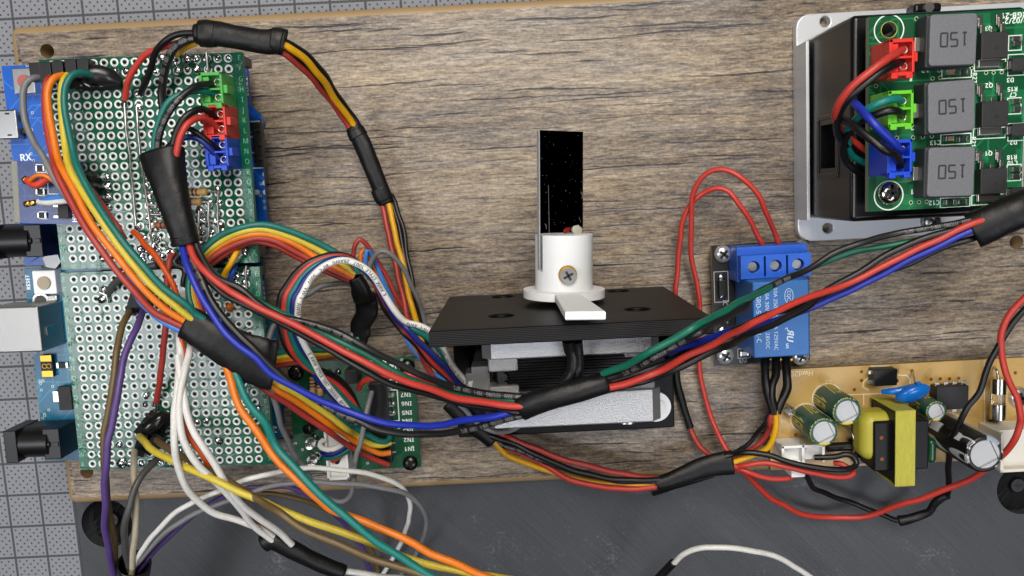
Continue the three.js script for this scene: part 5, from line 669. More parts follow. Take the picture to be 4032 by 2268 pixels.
wire('blue_wire', 'blue wire dipping into the blue plug on the perfboard', DBLU, .74, [[-81.6,38,-6.3],[-81.1,37,-9.6],[-78.9,36.5,-11.8],[-76.7,36.2,-12.6],[-74.5,36,-12.4],[-72.2,35.5,-10.8],[-70.4,33,-7.7]], W1);
// rainbow ribbon from the upper left sockets to the flat sleeve
ribbon('ribbon_cable', 'rainbow ribbon cable running diagonally across both green perfboards', [
  [RED2, [[-110.4,31,-27.2],[-110.4,33,-25.5],[-110.4,34,-22.4],[-109.4,36,-16.7],[-107.8,38,-11.5],[-106.3,39.5,-7.7],[-105,41.5,-5.4],[-101.8,43.5,0],[-97.5,45.5,6.6],[-93.5,46.5,12.2],[-89.4,46.8,18.2],[-85.7,46.5,23],[-81.8,45.4,28],[-76.3,44,31.4],[-72.7,43,33.6]]],
  [ORG, [[-106.8,32,-27.4],[-107.9,34,-26.5],[-108.7,35,-24.3],[-108.8,35.6,-21.2],[-107.2,37.6,-14],[-105.3,39.6,-8.4],[-102.8,42,-4.9],[-99.1,44,0.8],[-94.9,46,7],[-90.9,47,12.4],[-87.2,47.2,17.3],[-83,46.8,22.7],[-79,45.6,27.3],[-75,44.2,30.5],[-71.9,43,32.6]]],
  [LYEL, [[-106.1,31.6,-27.5],[-106.2,33.5,-25.5],[-106.2,34.6,-22.3],[-105.3,36.4,-16.6],[-103.6,39,-9.5],[-101.1,42,-4.9],[-97.5,44,0.2],[-93.3,46,5.6],[-89.2,47.2,11.4],[-85.5,47.4,16.3],[-80.9,47,22.1],[-76.3,45.8,26.8],[-74,44.4,29.4],[-71.4,43,31.3]]],
  [TEAL, [[-100.8,31,-27.6],[-101.7,33,-27.8],[-103,35,-27],[-104.2,36,-24.7],[-104.5,36.6,-21.6],[-103.3,38.2,-15.2],[-101.1,40.2,-8.9],[-98.9,42.6,-5.1],[-95.6,44.6,0.3],[-91.5,46.4,5.7],[-87.3,47.6,11.4],[-83.2,47.8,16.4],[-78.9,47.2,21.9],[-74.2,46,26.1],[-73.1,44.8,28.1],[-70.6,43.4,30.2]]]], .8, W1);
wire('grey_wire', 'grey wire looping beside the micro USB socket and under the rainbow ribbon', GRY, .76, [[-112.9,30.5,-27],[-113.4,32.5,-26.7],[-114.6,33.5,-25.5],[-115.6,34,-22.4],[-115.9,34.2,-19.1],[-115.1,34.8,-15.2],[-112.6,36,-10.4],[-111.6,36.6,-9.6],[-109.2,37.5,-6],[-106.6,38.4,-2],[-103.3,39,2.8],[-100.8,39,6.9]], W1);
wire('blue_wire', 'light blue wire along the lower edge of the rainbow ribbon', LBLU, .76, [[-88.5,45.4,19.3],[-86.6,45.4,21.9],[-85.3,45,25.5],[-81.3,44.4,29.5],[-76.8,43.6,32.5],[-74.1,43,34.7]], W1);
wire('red_wire', 'red wire hiding behind the teal edge of the rainbow ribbon', RED2, .72, [[-110.1,34,-3.3],[-102.9,37,-1.2],[-97.5,40,0],[-94.6,42,3],[-92.1,43.5,6],[-89.7,44.6,8.6],[-88.5,44.4,11.1]], W1);
// dupont sockets at the top left
{
  const t = thing('socket_row', 'row of black jumper sockets on the upper left corner of the perfboard', 'connector');
  const Q = [[-113.68,30.5,-27.64],[-111.19,30.5,-27.77],[-108.3,30.5,-28.02],[-105.14,30.5,-28.4],[-102.27,30.5,-28.53]];
  for (const q of Q) part(t, 'socket', rb(2.7, 2.6, 4.4, .15), BLACKP, [q[0], q[1], q[2] - .5], [0, .05 + rnd(-.03, .03), 0]);
  part(t, 'shrink_wrap', sweep([[-101.8,30,-28],[-99.9,29.6,-28],[-97.7,28.8,-27.4],[-95.5,27.6,-26.3]], [2.1, 2.3, 2.2, 1.2], [1.6, 1.6, 1.3, .8], { flat: 1, m: 16, wob: .15, step: .5 }), mat(0x1b1b1c, .3));
  const sl = part(t, 'glossy_film', sweep([[-107.9,29.6,-26.4],[-105.2,28.8,-26.3],[-101.7,28.4,-25.8],[-98.3,28,-25.6],[-95.7,27.4,-25.5]], [1.6, 1.7, 1.6, 1.4, .8], [.5, .5, .5, .5, .4], { flat: 1, m: 14, wob: .35, step: .4 }), mat(0x1a1a1b, .12));
}
// module jumpers
wire('orange_wire', 'curled red and orange wire soldered to the dark blue module', mat(0xc2402b, .42), .95, [[-116.9,32.6,-2.6],[-115.3,33.4,-1.7],[-113.8,33.8,-1.4],[-112.3,34,-2.4],[-110.2,34.4,-3.3],[-107.5,35,-2.7],[-103.5,36,-0.7]], W1);
wire('orange_wire', 'thin orange wire twisted above the red wire on the dark blue module', ORG, .5, [[-115,34.6,-2.5],[-113.2,35.4,-3.6],[-111.5,35.6,-3.8],[-110,35.2,-3],[-108.4,35,-1.5],[-106.1,35,-0.2]], W1);
wire('blue_wire', 'light blue wire lying on the dark blue module', LBLU, .75, [[-113.8,33,2.5],[-110.5,34,1.8],[-106.8,35,1.1],[-102.5,36,0.5]], W1);
wire('white_wire', 'white wire with bare tip soldered to the dark blue module', WHT, .72, [[-114.4,33,2.6],[-111.4,34,2.8],[-108.1,34.6,2.4],[-104,35.4,2.2]], W1);
// jumpers on the perfboards
wire('orange_wire', 'thin orange jumper wire leaving the solder joints of the upper perfboard', DORG, .72, [[-94.7,27.5,10.1],[-92.7,29,11],[-90.6,30.5,12.9],[-87.2,32.5,15.6],[-84.3,34,19.2],[-82.2,35,22.5],[-81,36,24.6],[-79.6,37.5,27.8],[-78.7,39,32.5],[-78,41,37.4],[-77.3,43,43.5],[-77.2,44,49.8],[-76.6,44.5,56.2],[-75.2,44,59.3],[-72.4,42,66.3],[-69.9,39,73.4],[-66.3,34,81.1],[-61.7,30,87.3]], W1);
wire('red_wire', 'straight red jumper wire soldered on the lower perfboard', RED2, .78, [[-85.2,27.2,15.7],[-85.5,28.5,17],[-85.5,30,20.1],[-85.5,31,23.8],[-85.4,32,28.3],[-85.9,32,33.8],[-87.2,31,40.3],[-89,29.5,46.2],[-92,26,54.1]], W1);
wire('yellow_wire', 'short yellow jumper wire bridging the two green perfboards', YEL, .75, [[-68.4,27.4,14.2],[-68.6,29.5,15.8],[-70.1,29.5,18.5],[-72.4,27.5,21.5],[-74.9,26,24.7]], W1);
wire('blue_wire', 'short blue jumper wire beside the short yellow bridge', ins(0x1c4fb0), .7, [[-69.9,26.6,18.5],[-70.2,27.4,20.1],[-71.9,25.6,22.8]], W1);
wire('grey_wire', 'short dark grey wire soldered near the top of the lower perfboard', DGR, .85, [[-88.7,29,18.3],[-92.5,29,19.4],[-97,28.4,21.1],[-100.4,27.2,23.2],[-102.8,25.6,25.5]], W1);
wire('black_wire', 'short black wire dropping between the perfboards beside the white ones', BLK, .8, [[-83.2,28,15.7],[-84.5,28.5,17.8],[-81.7,29,19.7],[-82.1,29,22.4],[-82.3,28.6,23.6]], W1);
// ribbon arc above the driver board
ribbon('ribbon_cable', 'rainbow ribbon cable arching from the lower perfboard over to the drooping sleeve', [
  [TEAL, [[-76.7,36,29.9],[-78.4,35,25.2],[-78.6,34,21.6],[-77.5,33,17.4],[-75.1,32.5,14.1],[-71.5,32,11],[-67.6,31.6,9.2],[-63.3,31,8.3],[-60.6,30.2,8.3],[-57.9,29.4,8.9],[-53.5,28,10.5],[-48.5,26.5,13.1],[-43.5,25,16.3],[-41,24,18.2],[-39.6,23,20.9]]],
  [LYEL, [[-76.2,35.6,29.9],[-77.9,34.6,25.3],[-78.1,33.6,21.6],[-77.1,32.6,18],[-74.9,32,15],[-71.4,31.6,12.2],[-67.5,31.2,10.3],[-63.4,30.6,9.4],[-60.8,29.8,9.5],[-58.1,28.9,10.2],[-53.7,27.4,12.1],[-48.7,26,15],[-43.7,24.4,18.5],[-40.4,23,21.1]]],
  [ORG, [[-75.7,35.2,30],[-77.4,34.2,25.3],[-77.6,33.2,21.7],[-76.7,32.2,18.5],[-74.5,31.6,15.8],[-71.3,31.2,13.3],[-67.4,30.8,11.5],[-63.6,30.2,10.5],[-60.9,29.4,10.6],[-58.3,28.5,11.4],[-53.9,27,13.7],[-49.9,25.8,16.4],[-44.9,24.2,19.6],[-40.7,23,22]]],
  [RED2, [[-75.2,34.8,30.1],[-77,33.8,25.4],[-77.1,32.8,21.7],[-76.3,31.8,19.1],[-74,31.2,16.6],[-71,30.8,14.4],[-67.2,30.4,12.6],[-63.8,29.8,11.6],[-61.1,29,11.8],[-58.4,28.1,12.7],[-54.1,26.6,15.3],[-49,25.2,18.4],[-44.9,24,20.7],[-41.3,22.8,22.6]]],
  [mat(0x8f2a22, .42), [[-75.9,33.4,30.6],[-77.2,32.4,26.1],[-77.3,31.4,22.1],[-76.2,30.6,19.5],[-73.9,30,17.4],[-70.8,29.6,15.2],[-67.2,29.2,13.4],[-64.2,28.6,12.5],[-61.5,27.8,12.9],[-58.9,26.8,13.9],[-54.9,25.6,16.3],[-50.3,24.6,19],[-45.6,23.4,21.4],[-42,22.4,23]]]], .8, W1);
sleeve('drooping twisted black sleeve on bare wood inside the white wire loop', [[-40.4,23,22],[-39.4,22,24.9],[-38.8,20.5,27.7],[-38.4,18,28.4],[-39.2,16,32.5],[-40.9,14.5,36],[-41.4,13.6,39.2],[-41.3,13,41.7]], [1.9, 2.6, 2.9, 3.0, 3.1, 2.9, 2.9, 1.6], [1.6, 1.6, 1.5, 1.4, 1.3, 1.2, 1.2, 1.1], { wob: .16, roll: .2 });
// thin loops out of the drooping sleeve
wire('red_wire', 'thin red loop standing above the white wire loop', RED2, .62, [[-40.8,23,21.7],[-40.7,24,17.7],[-40.2,24.5,14],[-38.8,24.5,12.2],[-37.1,23.5,13.5],[-35.3,21.5,16.8],[-33.1,18.5,22.5],[-30.7,16,28.6],[-28.6,14.5,32.1],[-26,13,40.5],[-23.4,10,48.4],[-20.7,8,53.6]], W1);
wire('orange_wire', 'thin orange loop beside the light blue one above the drooping sleeve', ORG, .58, [[-39.1,22,21],[-38.9,23,17.5],[-38.7,23.2,15.2],[-38.1,22.6,14.9],[-37,21.5,17.3],[-35.9,20,20.2],[-34,18,24.6],[-31.8,16,28.9],[-31.4,15,30.6],[-28.4,12.5,38.8],[-25.7,10.5,44.6],[-20.2,7,55.4]], W1);
wire('blue_wire', 'thin light blue loop beside the orange one above the drooping sleeve', LBLU, .6, [[-38,22,21.5],[-37.7,23.5,17.7],[-37.2,24,15],[-36.4,23,16.4],[-35.4,21,19.4],[-33.6,19,24.1],[-32,17,28.2],[-30.4,13,36.3],[-28,11.5,42],[-24.6,10,47.2],[-21.2,8.6,51.2],[-16.1,7.5,54.6]], W1);
wire('grey_wire', 'thin grey hoop arching over the red and yellow wires', GRY, .62, [[-37.1,21.5,22.7],[-36.5,23.5,19.4],[-35.1,25,16.8],[-32.9,25.5,15.1],[-30.6,25,15.9],[-28.4,23,19.2],[-26.5,20.5,24],[-24.9,18,28.6],[-24.3,16,31.3],[-23.5,14,36.1],[-22,11,42.1],[-20,8,48.9]], W1);
wire('grey_wire', 'grey wire curving inside the white loop from the drooping sleeve', GRY, .72, [[-41.1,20,24.7],[-43.5,19.5,23.9],[-47.2,19.5,24],[-50.5,20,24.9],[-53.1,21,26.8],[-54.5,22.5,27.2],[-56.7,25,29.9],[-59.8,29,34],[-60.8,30.5,36.7],[-62,32,40.6]], W1);
ribbon('ribbon_cable', 'short rainbow ribbon emerging from the drooping sleeve towards the flat sleeve', [
  [TEAL, [[-41.1,13.4,38.6],[-42.3,14.4,40.2],[-44.8,15.4,41.2],[-48.9,17,42.1],[-53.6,19,42],[-59.1,22,41.6],[-62.4,25,41.9]]], [GRY, [[-42.8,13.2,37.7],[-44.2,14,39.7],[-46.9,15,40.7],[-50.7,16.6,41.3],[-55.3,19,41.1],[-60.2,22,41]]],
  [LYEL, [[-42.9,13,41.7],[-45,14.4,42.6],[-49.1,16,43.2],[-53.7,18.6,43.2],[-59.2,21.6,42.9],[-62.6,24.6,43.1]]], [ORG, [[-43.9,12.6,42.5],[-46.1,13.8,43.5],[-49.8,15.6,44.1],[-54.4,18.2,44.2],[-59.4,21,44.1],[-62.8,24,44.2]]], [RED2, [[-44.9,12.2,43.4],[-46.8,13.2,44.4],[-50.6,15,44.9],[-55.2,17.8,45.2],[-60.2,20.6,45.4],[-63.3,23.4,45.4]]]], .72, W1);
// five-colour stepper lead
ribbon('stepper_cable', 'five-colour stepper cable whose white wire forms the big loop', [
  [WTX, [[-9,50,43.5],[-10.8,48,43.1],[-13.3,44,41.4],[-16.3,36,38.8],[-18.7,30,36.8],[-20.9,27,35.4],[-23.8,25.5,34.2],[-26.9,25.5,33.4],[-28.8,27,31.3],[-30.7,29,27.8],[-32.2,31,24.3],[-33.4,33,21.3],[-35,34,19.2],[-37.4,35,17.4],[-40.3,36,16.4],[-43.5,37,17.1],[-46.1,38,18.8],[-48.4,38.6,21.4],[-49.9,39,24.4],[-50.6,39,25.5],[-51.2,38.6,29.4],[-51.2,38,33.2],[-50.3,36.6,37],[-49.3,34,41],[-47.4,29.4,47.9],[-44.9,24.6,54.1],[-42,20,60.5],[-42.4,15.5,63.6],[-44.2,14.5,67.3],[-46.6,14.6,69.3],[-49.6,14.8,70.8],[-52.1,14.4,70.6],[-53.4,13.4,69.8],[-52.6,12,69.1]]],
  [DBLU, [[-9.6,48,44.5],[-11.5,46,45],[-14.9,41,42.7],[-19.4,34,40.2],[-24.2,27.5,37.5],[-27.2,25,34.9],[-29.1,25.6,32.9],[-31.2,27.6,28.6],[-32.7,29.6,24.9],[-33,30.6,23.6],[-35.1,32,20.3],[-37.4,33.6,17.7],[-40.5,35,16.4],[-43.2,36,16.5],[-46.3,37.2,18.1],[-49.1,38,20.8],[-51.1,38.4,24.2],[-51.8,38.6,25],[-52.4,38.4,29.2],[-52.6,37,34],[-52.2,35,37.3],[-51.2,32,41.3],[-49.4,27.4,48.2],[-46.7,23,53.9],[-43.5,19.6,58.1],[-40.8,18,60.4],[-41.4,15,63.8],[-43.5,13.6,67.9],[-45.9,13.8,70],[-49.2,14,72.1],[-51.4,13.6,72.6],[-52.9,12.6,72.6]]],
  [TEAL, [[-9.4,46,44.7],[-12.4,43.4,44.1],[-15.1,38,41.8],[-17.6,32.6,39.3],[-21.4,27.4,37.1],[-25,24.8,35.6],[-27.9,24.4,34.3],[-30,25,31.6],[-31.8,27,28],[-33.7,29.6,23.2],[-35.8,31.4,20],[-37.8,33,17.7],[-40.6,34.4,16.2],[-43.3,35.4,16.1],[-46.9,36.8,17.6],[-49.9,37.6,20.4],[-52.2,38.2,23.9],[-52.9,38.4,25],[-53.5,38.2,29.2],[-53.4,37.4,33.6],[-52.6,35,38.6],[-50.9,31.8,43.2],[-46.7,27,49],[-43.7,22.4,54.7],[-41.2,18.6,59],[-41,15,63.1],[-43.4,12.6,68.9],[-45.8,12.8,71.6],[-49.5,13,73.4],[-52.1,12.4,73.9]]],
  [RED, [[-10,44.6,45.7],[-13.6,40.6,44.9],[-19.8,32.6,41.9],[-24.3,26.6,38.1],[-27.4,24,35.8],[-30.1,24.4,32.3],[-31.9,26.4,28.6],[-34.1,29,23],[-36.4,31,19.6],[-38.4,32.6,17.3],[-40.7,34,15.9],[-43.6,35,15.7],[-47.5,36.4,17.1],[-50.7,37.4,19.9],[-53.3,38,23.7],[-53.9,38.4,24.8],[-54.6,38.2,29.5],[-54.6,37.4,33.6],[-53.9,35.4,38.3],[-51.5,31.6,43.5],[-47.9,28.6,46.7],[-45,25,50.3],[-42.9,22,53.9],[-41.6,19,57.8],[-41.1,14.4,63.9],[-43.9,11.6,69.8],[-48,11.6,73.3],[-50.6,11,75.4]]],
  [BLK, [[-10.6,43,46.3],[-14,39,45.7],[-20.5,31.6,42.4],[-25,25.6,38.6],[-28,23.4,36.5],[-30.7,23.8,33],[-32.6,25.8,29.3],[-34.4,28.6,22.7],[-36.7,30.6,19.2],[-38.7,32.2,16.9],[-41.1,33.6,15.7],[-43.9,34.8,15.4],[-48.1,36.2,16.7],[-51.6,37.2,19.5],[-54.2,37.8,23.2],[-55,38.2,24.5],[-55.6,38.2,29.2],[-55.6,37.4,33.4],[-55,35.6,37.7],[-52.2,32,42.4],[-48.3,29.4,45.2],[-45.7,26.6,47.3],[-43.2,22.8,51.5],[-41.7,19.4,56.8],[-41.5,14,64.7],[-45,10.8,70.7],[-48.8,10.6,74.3],[-49.6,10,76.1]]]], .82, { m: 12, ulen: 44 });
wire('red_wire', 'red jumper running from the driver board chip under the thick wires', RED, .85, [[-41.8,15,53.5],[-40.6,17,51.8],[-38.5,19,50.2],[-35.3,20.5,49.1],[-29.3,22,48.1],[-25,22,48.5],[-19.4,21,51.1],[-13.6,22,51.8],[-6.4,24,51.5],[-2.1,26,51.2],[1.8,28,51.7]], W1);
wire('grey_wire', 'straight grey jumper on the driver board ending in the hanging loop', GRY, .72, [[-38.1,16,54.1],[-38.5,18,56.5],[-39.3,20,61],[-40.6,21,66.7],[-41.6,21,69.4],[-42.5,20,74.9],[-43.5,18,80.6],[-44.8,16.6,83.8],[-46.9,16,85.4],[-50.4,17,83.6],[-53,19,80],[-54.5,21,76.4],[-56.1,24,71.3],[-57.4,27,66.2],[-58.3,30,60.6],[-58.3,33,56.2],[-58.2,37,49.8],[-58.3,39.6,44.9],[-58.7,40.6,42.8]], W1);
wire('grey_wire', 'pale grey wire curling out under the motor sleeve', ins(0x8d9194), .7, [[3.1,30,58.5],[0.7,24,61.8],[-1.3,16,65.3],[-3.5,11,67],[-5.7,9,67.2],[-9,9,65.6],[-12.8,12,60.3],[-14.2,14,58.5]], W1);
// flat wide sleeve
sleeve('wide flat black sleeve lying across the lower perfboard under the blue arc', [[-75.8,43.4,30.3],[-72.5,43.4,32.3],[-67.7,43,35.4],[-63,42.4,38.4],[-59,41.6,40.6],[-56.5,40.6,41.2]], [4.0, 4.2, 4.6, 5.2, 6.0, 6.3], [1.9, 1.9, 1.9, 1.8, 1.7, 1.6], { wob: .1, roll: -.05 });
ribbon('ribbon_cable', 'rainbow ribbon from the wide flat sleeve down to the driver board chip', [
  [LYEL, [[-60,40.4,42.8],[-57.2,39,45.4],[-52.9,35,49.8],[-47.7,29.6,56],[-43.4,24.6,61.7],[-42.5,18,65.4],[-38.7,15.4,69],[-35.6,14.2,69.7],[-33.8,13,69.4]]], [ORG, [[-60.2,40,43.7],[-57.5,38.2,47.4],[-51.6,32.4,54],[-47,27,59.9],[-43.9,18.6,66.1],[-39.4,15,70.5],[-36.3,13.6,72.4],[-33.9,12.6,72.4]]],
  [RED2, [[-61.2,39.6,45.7],[-59.3,38.4,48],[-55.7,35,52],[-51.6,30.6,57.1],[-47.3,26.2,62.2],[-45,18,68.1],[-39.8,14.4,72.9],[-34.5,12.4,76.1]]], [TEAL, [[-46.7,28,56.8],[-43.2,24,61.5],[-43.2,18.6,63.2],[-39.3,16.4,66.2],[-36.1,14.8,68.5],[-34.3,13.8,68.6],[-34,12.8,67.7]]]], .8, W1);
// lower perfboard sockets and their wires
{
  const t = thing('jumper_socket', 'pair of black jumper sockets holding the olive and purple wires', 'connector');
  for (const q of [[-94.64,30,29.04],[-92.32,30,28.77]]) part(t, 'socket', rb(2.7, 2.7, 6.4, .2), BLACKP, [q[0], q[1] - 1.4, q[2] - 1.4], [.18, -.4, 0]);
  const u = thing('jumper_socket', 'cluster of black jumper sockets near the bottom of the lower perfboard', 'connector');
  for (const [q, r] of [[[-93.62,30,60.27], -.7], [[-90.75,29.6,60.11], -.75], [[-88.48,29,59.44], -.9], [[-95.72,28.6,65.76], -.35], [[-92.73,28.4,65.68], -.7]]) part(u, 'socket', rb(2.7, 2.7, 6.8, .2), BLACKP, [q[0], q[1] - 1.5, q[2] - 1], [.2, r, 0]);
  part(u, 'shrink_wrap', sweep([[-92.8,31,59.7],[-90.6,31,58.3],[-88.7,30,56.9],[-87.6,29,58.6]], [1.6, 1.7, 1.5, 1.1], [1.2, 1.3, 1.2, 1], { flat: 1, m: 14, wob: .2, step: .4 }), mat(0x171718, .18));
}
wire('olive_wire', 'olive wire dropping from its socket down the left of the lower perfboard', OLV, .8, [[-95.3,30.5,29.9],[-94.4,35,31.5],[-94.5,38,34.6],[-94.3,40,37.3],[-94.1,42,41.6],[-94.4,44,48],[-94.8,45,53.4],[-95.1,45.4,55.2],[-96.2,45,62.2],[-97.4,43,71],[-99,39,79.5],[-100.6,35,86.4],[-103,31,93.3],[-104.6,28,99.3]], W1);
wire('purple_wire', 'purple wire dropping from its socket beside the olive one', PUR, .82, [[-91.9,30.5,29.7],[-91,35,31.5],[-91,38.4,34],[-91.4,41,37.7],[-91.6,44,43],[-92.3,46,49.2],[-93.1,47,55.4],[-93.6,47.2,57.5],[-95,46.6,64.2],[-96.9,44.6,71.7],[-99.2,41,80],[-101.2,37,87.8],[-102.9,33,94.7],[-103.9,30,99.7]], W1);
wire('yellow_wire', 'pale yellow wire leaving the socket cluster towards lower right', LYEL, .88, [[-94.7,30.6,61.9],[-91.4,35,61.9],[-87.7,39,62.5],[-80.3,44,63.5],[-72.7,47,65.6],[-64.9,48,69],[-58.7,48,71.4],[-54.5,48,73.8],[-47.6,48.6,76.5],[-39.9,49.4,78.8],[-32.2,50,81.6],[-24.7,50,84.6],[-17.1,50,87],[-8.2,50,88.8],[-1.9,50,89.9],[5.7,50,91.5],[30.2,44,100.7],[64.9,28,118.8],[102.4,6,143.7],[134.6,-7,166]], W1);
wire('olive_wire', 'olive wire leaving the socket cluster towards lower right', OLV, .88, [[-90.6,30,63.1],[-88,33,63.1],[-84.8,36,63.5],[-78.9,40,64.6],[-71.6,43.4,66.5],[-65.6,46,68.5],[-58.3,49,71.4],[-53.9,52.4,72.5],[-48.8,53.4,75.7],[-43.8,54,78],[-36.4,54.4,80.9],[-29,54.6,83.9],[-22.1,54.6,86.3],[-14.2,54.6,89.1],[5.9,46,102.7],[33.9,24,129.4],[62.9,0,160.9],[78.4,-8,180.6]], W1);
wire('beige_wire', 'dirty beige wire rising straight from the open black tube', BEI, .8, [[-96.5,30,66],[-95.3,33,67.8],[-94.6,35,70.5],[-93.9,36,74.6],[-93.9,36,79.4],[-95,35,84.7],[-96.9,33,90.9],[-98.6,31,96.6],[-99.8,29,101.2]], W1);
wire('grey_wire', 'dark grey wire bowing from the socket cluster into the open black tube', DGR, .85, [[-90.5,28.6,67.6],[-91,32,68.5],[-91.8,35,69.9],[-93.1,37.6,72.8],[-94.4,38.6,76.9],[-95.9,38.2,81.6],[-97.4,36,87.1],[-98.7,33,92.6],[-99.5,30,98.3]], W1);
// white wires to the lower sleeve
wire('white_wire', 'outermost white wire bulging left over the lower perfboard', WHT, .84, [[-82.3,29,25.4],[-80.8,34,28],[-79.4,39,33.9],[-78.2,43,40.4],[-77.7,46,46.4],[-78,47.6,51.1],[-78,48.4,55.5],[-77.9,48.6,58.3],[-78,47,64.6],[-76.9,44,71.4],[-73.5,40,77.7],[-67.6,36,82.1],[-63.8,33.6,85.1],[-60.6,31.4,89],[-58.6,30,92.6]], W1);
wire('white_wire', 'middle white wire crossing over the orange jumper', WHT, .84, [[-77.2,38,35.6],[-76.6,41,38.2],[-76.6,44,42.2],[-76.8,46.6,47.3],[-76.7,48,52],[-75.8,49,55.8],[-74.8,49,58.2],[-72.4,47.6,63.9],[-68.8,44.4,70.2],[-66.4,39.6,77.9],[-64.6,36,83.4],[-61.8,32.6,88.4],[-59.7,31,91.8]], W1);
wire('white_wire', 'innermost white wire running right of the orange jumper', WHT, .84, [[-78.6,42.4,38.4],[-77.6,44.4,42.6],[-76.2,46,46.9],[-74.8,47.4,51.7],[-72.9,48.4,55.8],[-71.7,48.6,57.7],[-68.7,47.4,64.3],[-65.7,44,73.1],[-62.3,39.4,79.8],[-58.9,35.4,85],[-56.2,33,89.7]], W1);
wire('orange_wire', 'orange wire emerging from the flat sleeve and crossing to the bottom edge', ORG, .9, [[-69.8,41,37.1],[-68.1,42,40.1],[-65.8,44,44.6],[-62.8,46,50.5],[-58.3,48,55.6],[-55.4,50,59.2],[-51.6,50.6,63.6],[-47.9,51,67],[-44.4,50.6,70.4],[-42.1,50,72.8],[-38.3,50,74.2],[-34.5,50.4,75.5],[-29.4,51,77.6],[-24.4,51.4,80],[-16.9,51.4,83.9],[-8.2,51.4,87.7],[0.6,51.4,91],[22.2,46,103.7],[55.1,26,129.2],[92.8,2,159.4],[116.7,-8,177.8]], W1);
wire('teal_wire', 'teal wire emerging from the flat sleeve and crossing to the bottom edge', ins(0x0f7a72), .9, [[-67.8,41,37.7],[-65.4,42.6,42.6],[-61.8,45,48.5],[-56.7,48,53.6],[-53.6,51.4,57.7],[-48.4,53,62.7],[-43.5,54,67.9],[-38.6,54.4,72.1],[-33.7,54.6,76.1],[-27.7,54.6,80.9],[-21.6,54.6,85],[-17.9,54.6,87.2],[-11.8,54.6,90.6],[3.1,46,105.7],[25.3,24,134.1],[48.3,0,166.2],[60.6,-8,184.8]], W1);
sleeve('black sleeve at the bottom edge gathering the white wires', [[-64,31,90.1],[-62.1,31,89.3],[-57.6,30.4,92],[-52.6,29.6,95.2],[-47.8,28.6,98.1],[-44.5,27.6,100]], [2.5, 2.5, 2.35, 2.2, 2.2, 2.1], [2.2, 2.1, 2, 2, 1.9, 1.8]);
wire('white_wire', 'white wire leaving the bottom sleeve at the frame edge', WHT, .84, [[-47.8,28.6,97.9],[-44.3,27.6,99.5],[-39.8,26,101.2],[-34.4,24,103.2],[-26.1,20,106.2],[-10.2,8,118.6],[13.8,-4,133.1],[39.3,-8,144.9]], W1);
// wires in the open tube at lower left
solo('heat_shrink_tube', 'open slit black tube at the lower left frame edge', 'sleeve', sweep([[-98.4,30,96.2],[-100,28,100.8],[-101.5,26,106.4],[-103.4,24,113.8],[-111.9,16,137],[-123.7,4,171.1]], [4.2, 4.2, 4.2, 4.2], [4.2, 4.2, 4.2, 4.2], { flat: 1, m: 30, hollow: .45, wob: .07, seed: 5 }), mat(0x17181a, .3));
wire('white_wire', 'slim white wire arcing from the open tube over the wood edge', WHT, .68, [[-99.3,29,98.8],[-97.1,31,94.3],[-91.9,33,87.4],[-85.4,34.4,81.1],[-78.6,35,76.8],[-72.6,34.6,74.2],[-67.5,33.4,72.6],[-62.4,32,71.4],[-59.4,29.4,71.3],[-52.9,27.6,71.5],[-45,25,72.8],[-38.5,22,74.9],[-32.7,18.6,78.4],[-29.6,15.6,82.6],[-28.8,12,87.7],[-29.7,8,94],[-32.1,3,101.6],[-35.4,-2,109.4],[-40.2,-6,117.8],[-42.5,-7,121.5],[-48.6,-8.4,133.1],[-54,-8.4,146.5]], W1);
wire('grey_wire', 'slim grey wire arcing parallel below the slim white one', GRY, .7, [[-100.2,28,99.9],[-98,29.4,96.5],[-93,31,90.8],[-88.1,32,86.1],[-80.6,32.6,81.4],[-72.2,32.6,78],[-66.2,32,76.1],[-59.7,29,75.2],[-53.2,27,75.6],[-45.3,24.4,76.7],[-37.3,21,78.8],[-30.5,17.6,81.9],[-26.5,14,86.1],[-24.7,10.4,91.3],[-25,7,96.4],[-26.5,3,102.6],[-29,-1,108.9],[-34.8,-6,118.1],[-37.8,-7,121.9],[-38.6,-8.4,134.4],[-44,-8.4,147.8]], W1);
wire('purple_wire', 'slim purple wire passing low under the orange and teal wires', PUR, .7, [[-100.5,26,101.5],[-98,26.6,98.6],[-94.4,27,94.2],[-90.2,27,90.1],[-83,27,84.1],[-75.8,26.6,79.7],[-68.8,26,77.3],[-64.7,25,77.8],[-59.9,23.6,78.1],[-56.2,21.4,80.2],[-53.3,18.4,83.8],[-50.3,14,89.1],[-47.3,9,95.8],[-44.6,3,104.6],[-43.7,-2,112.2],[-43.8,-6,119.2],[-44.9,-8.4,131.7],[-47.7,-8.4,145.1]], W1);
wire('olive_wire', 'slim olive wire passing low beside the slim purple one', OLV, .66, [[-69.6,24,79.7],[-68.1,23.4,79.9],[-64.6,22.6,80.3],[-60.8,21,81.6],[-57,19,83.5],[-53.4,16,86.5],[-49.1,11.4,91.8],[-45.1,6,99.2],[-42.3,0,107.4],[-41.4,-4.6,114.9],[-41.8,-7,120.1],[-41.1,-8.4,131.7],[-41.4,-8.4,145.1]], W1);
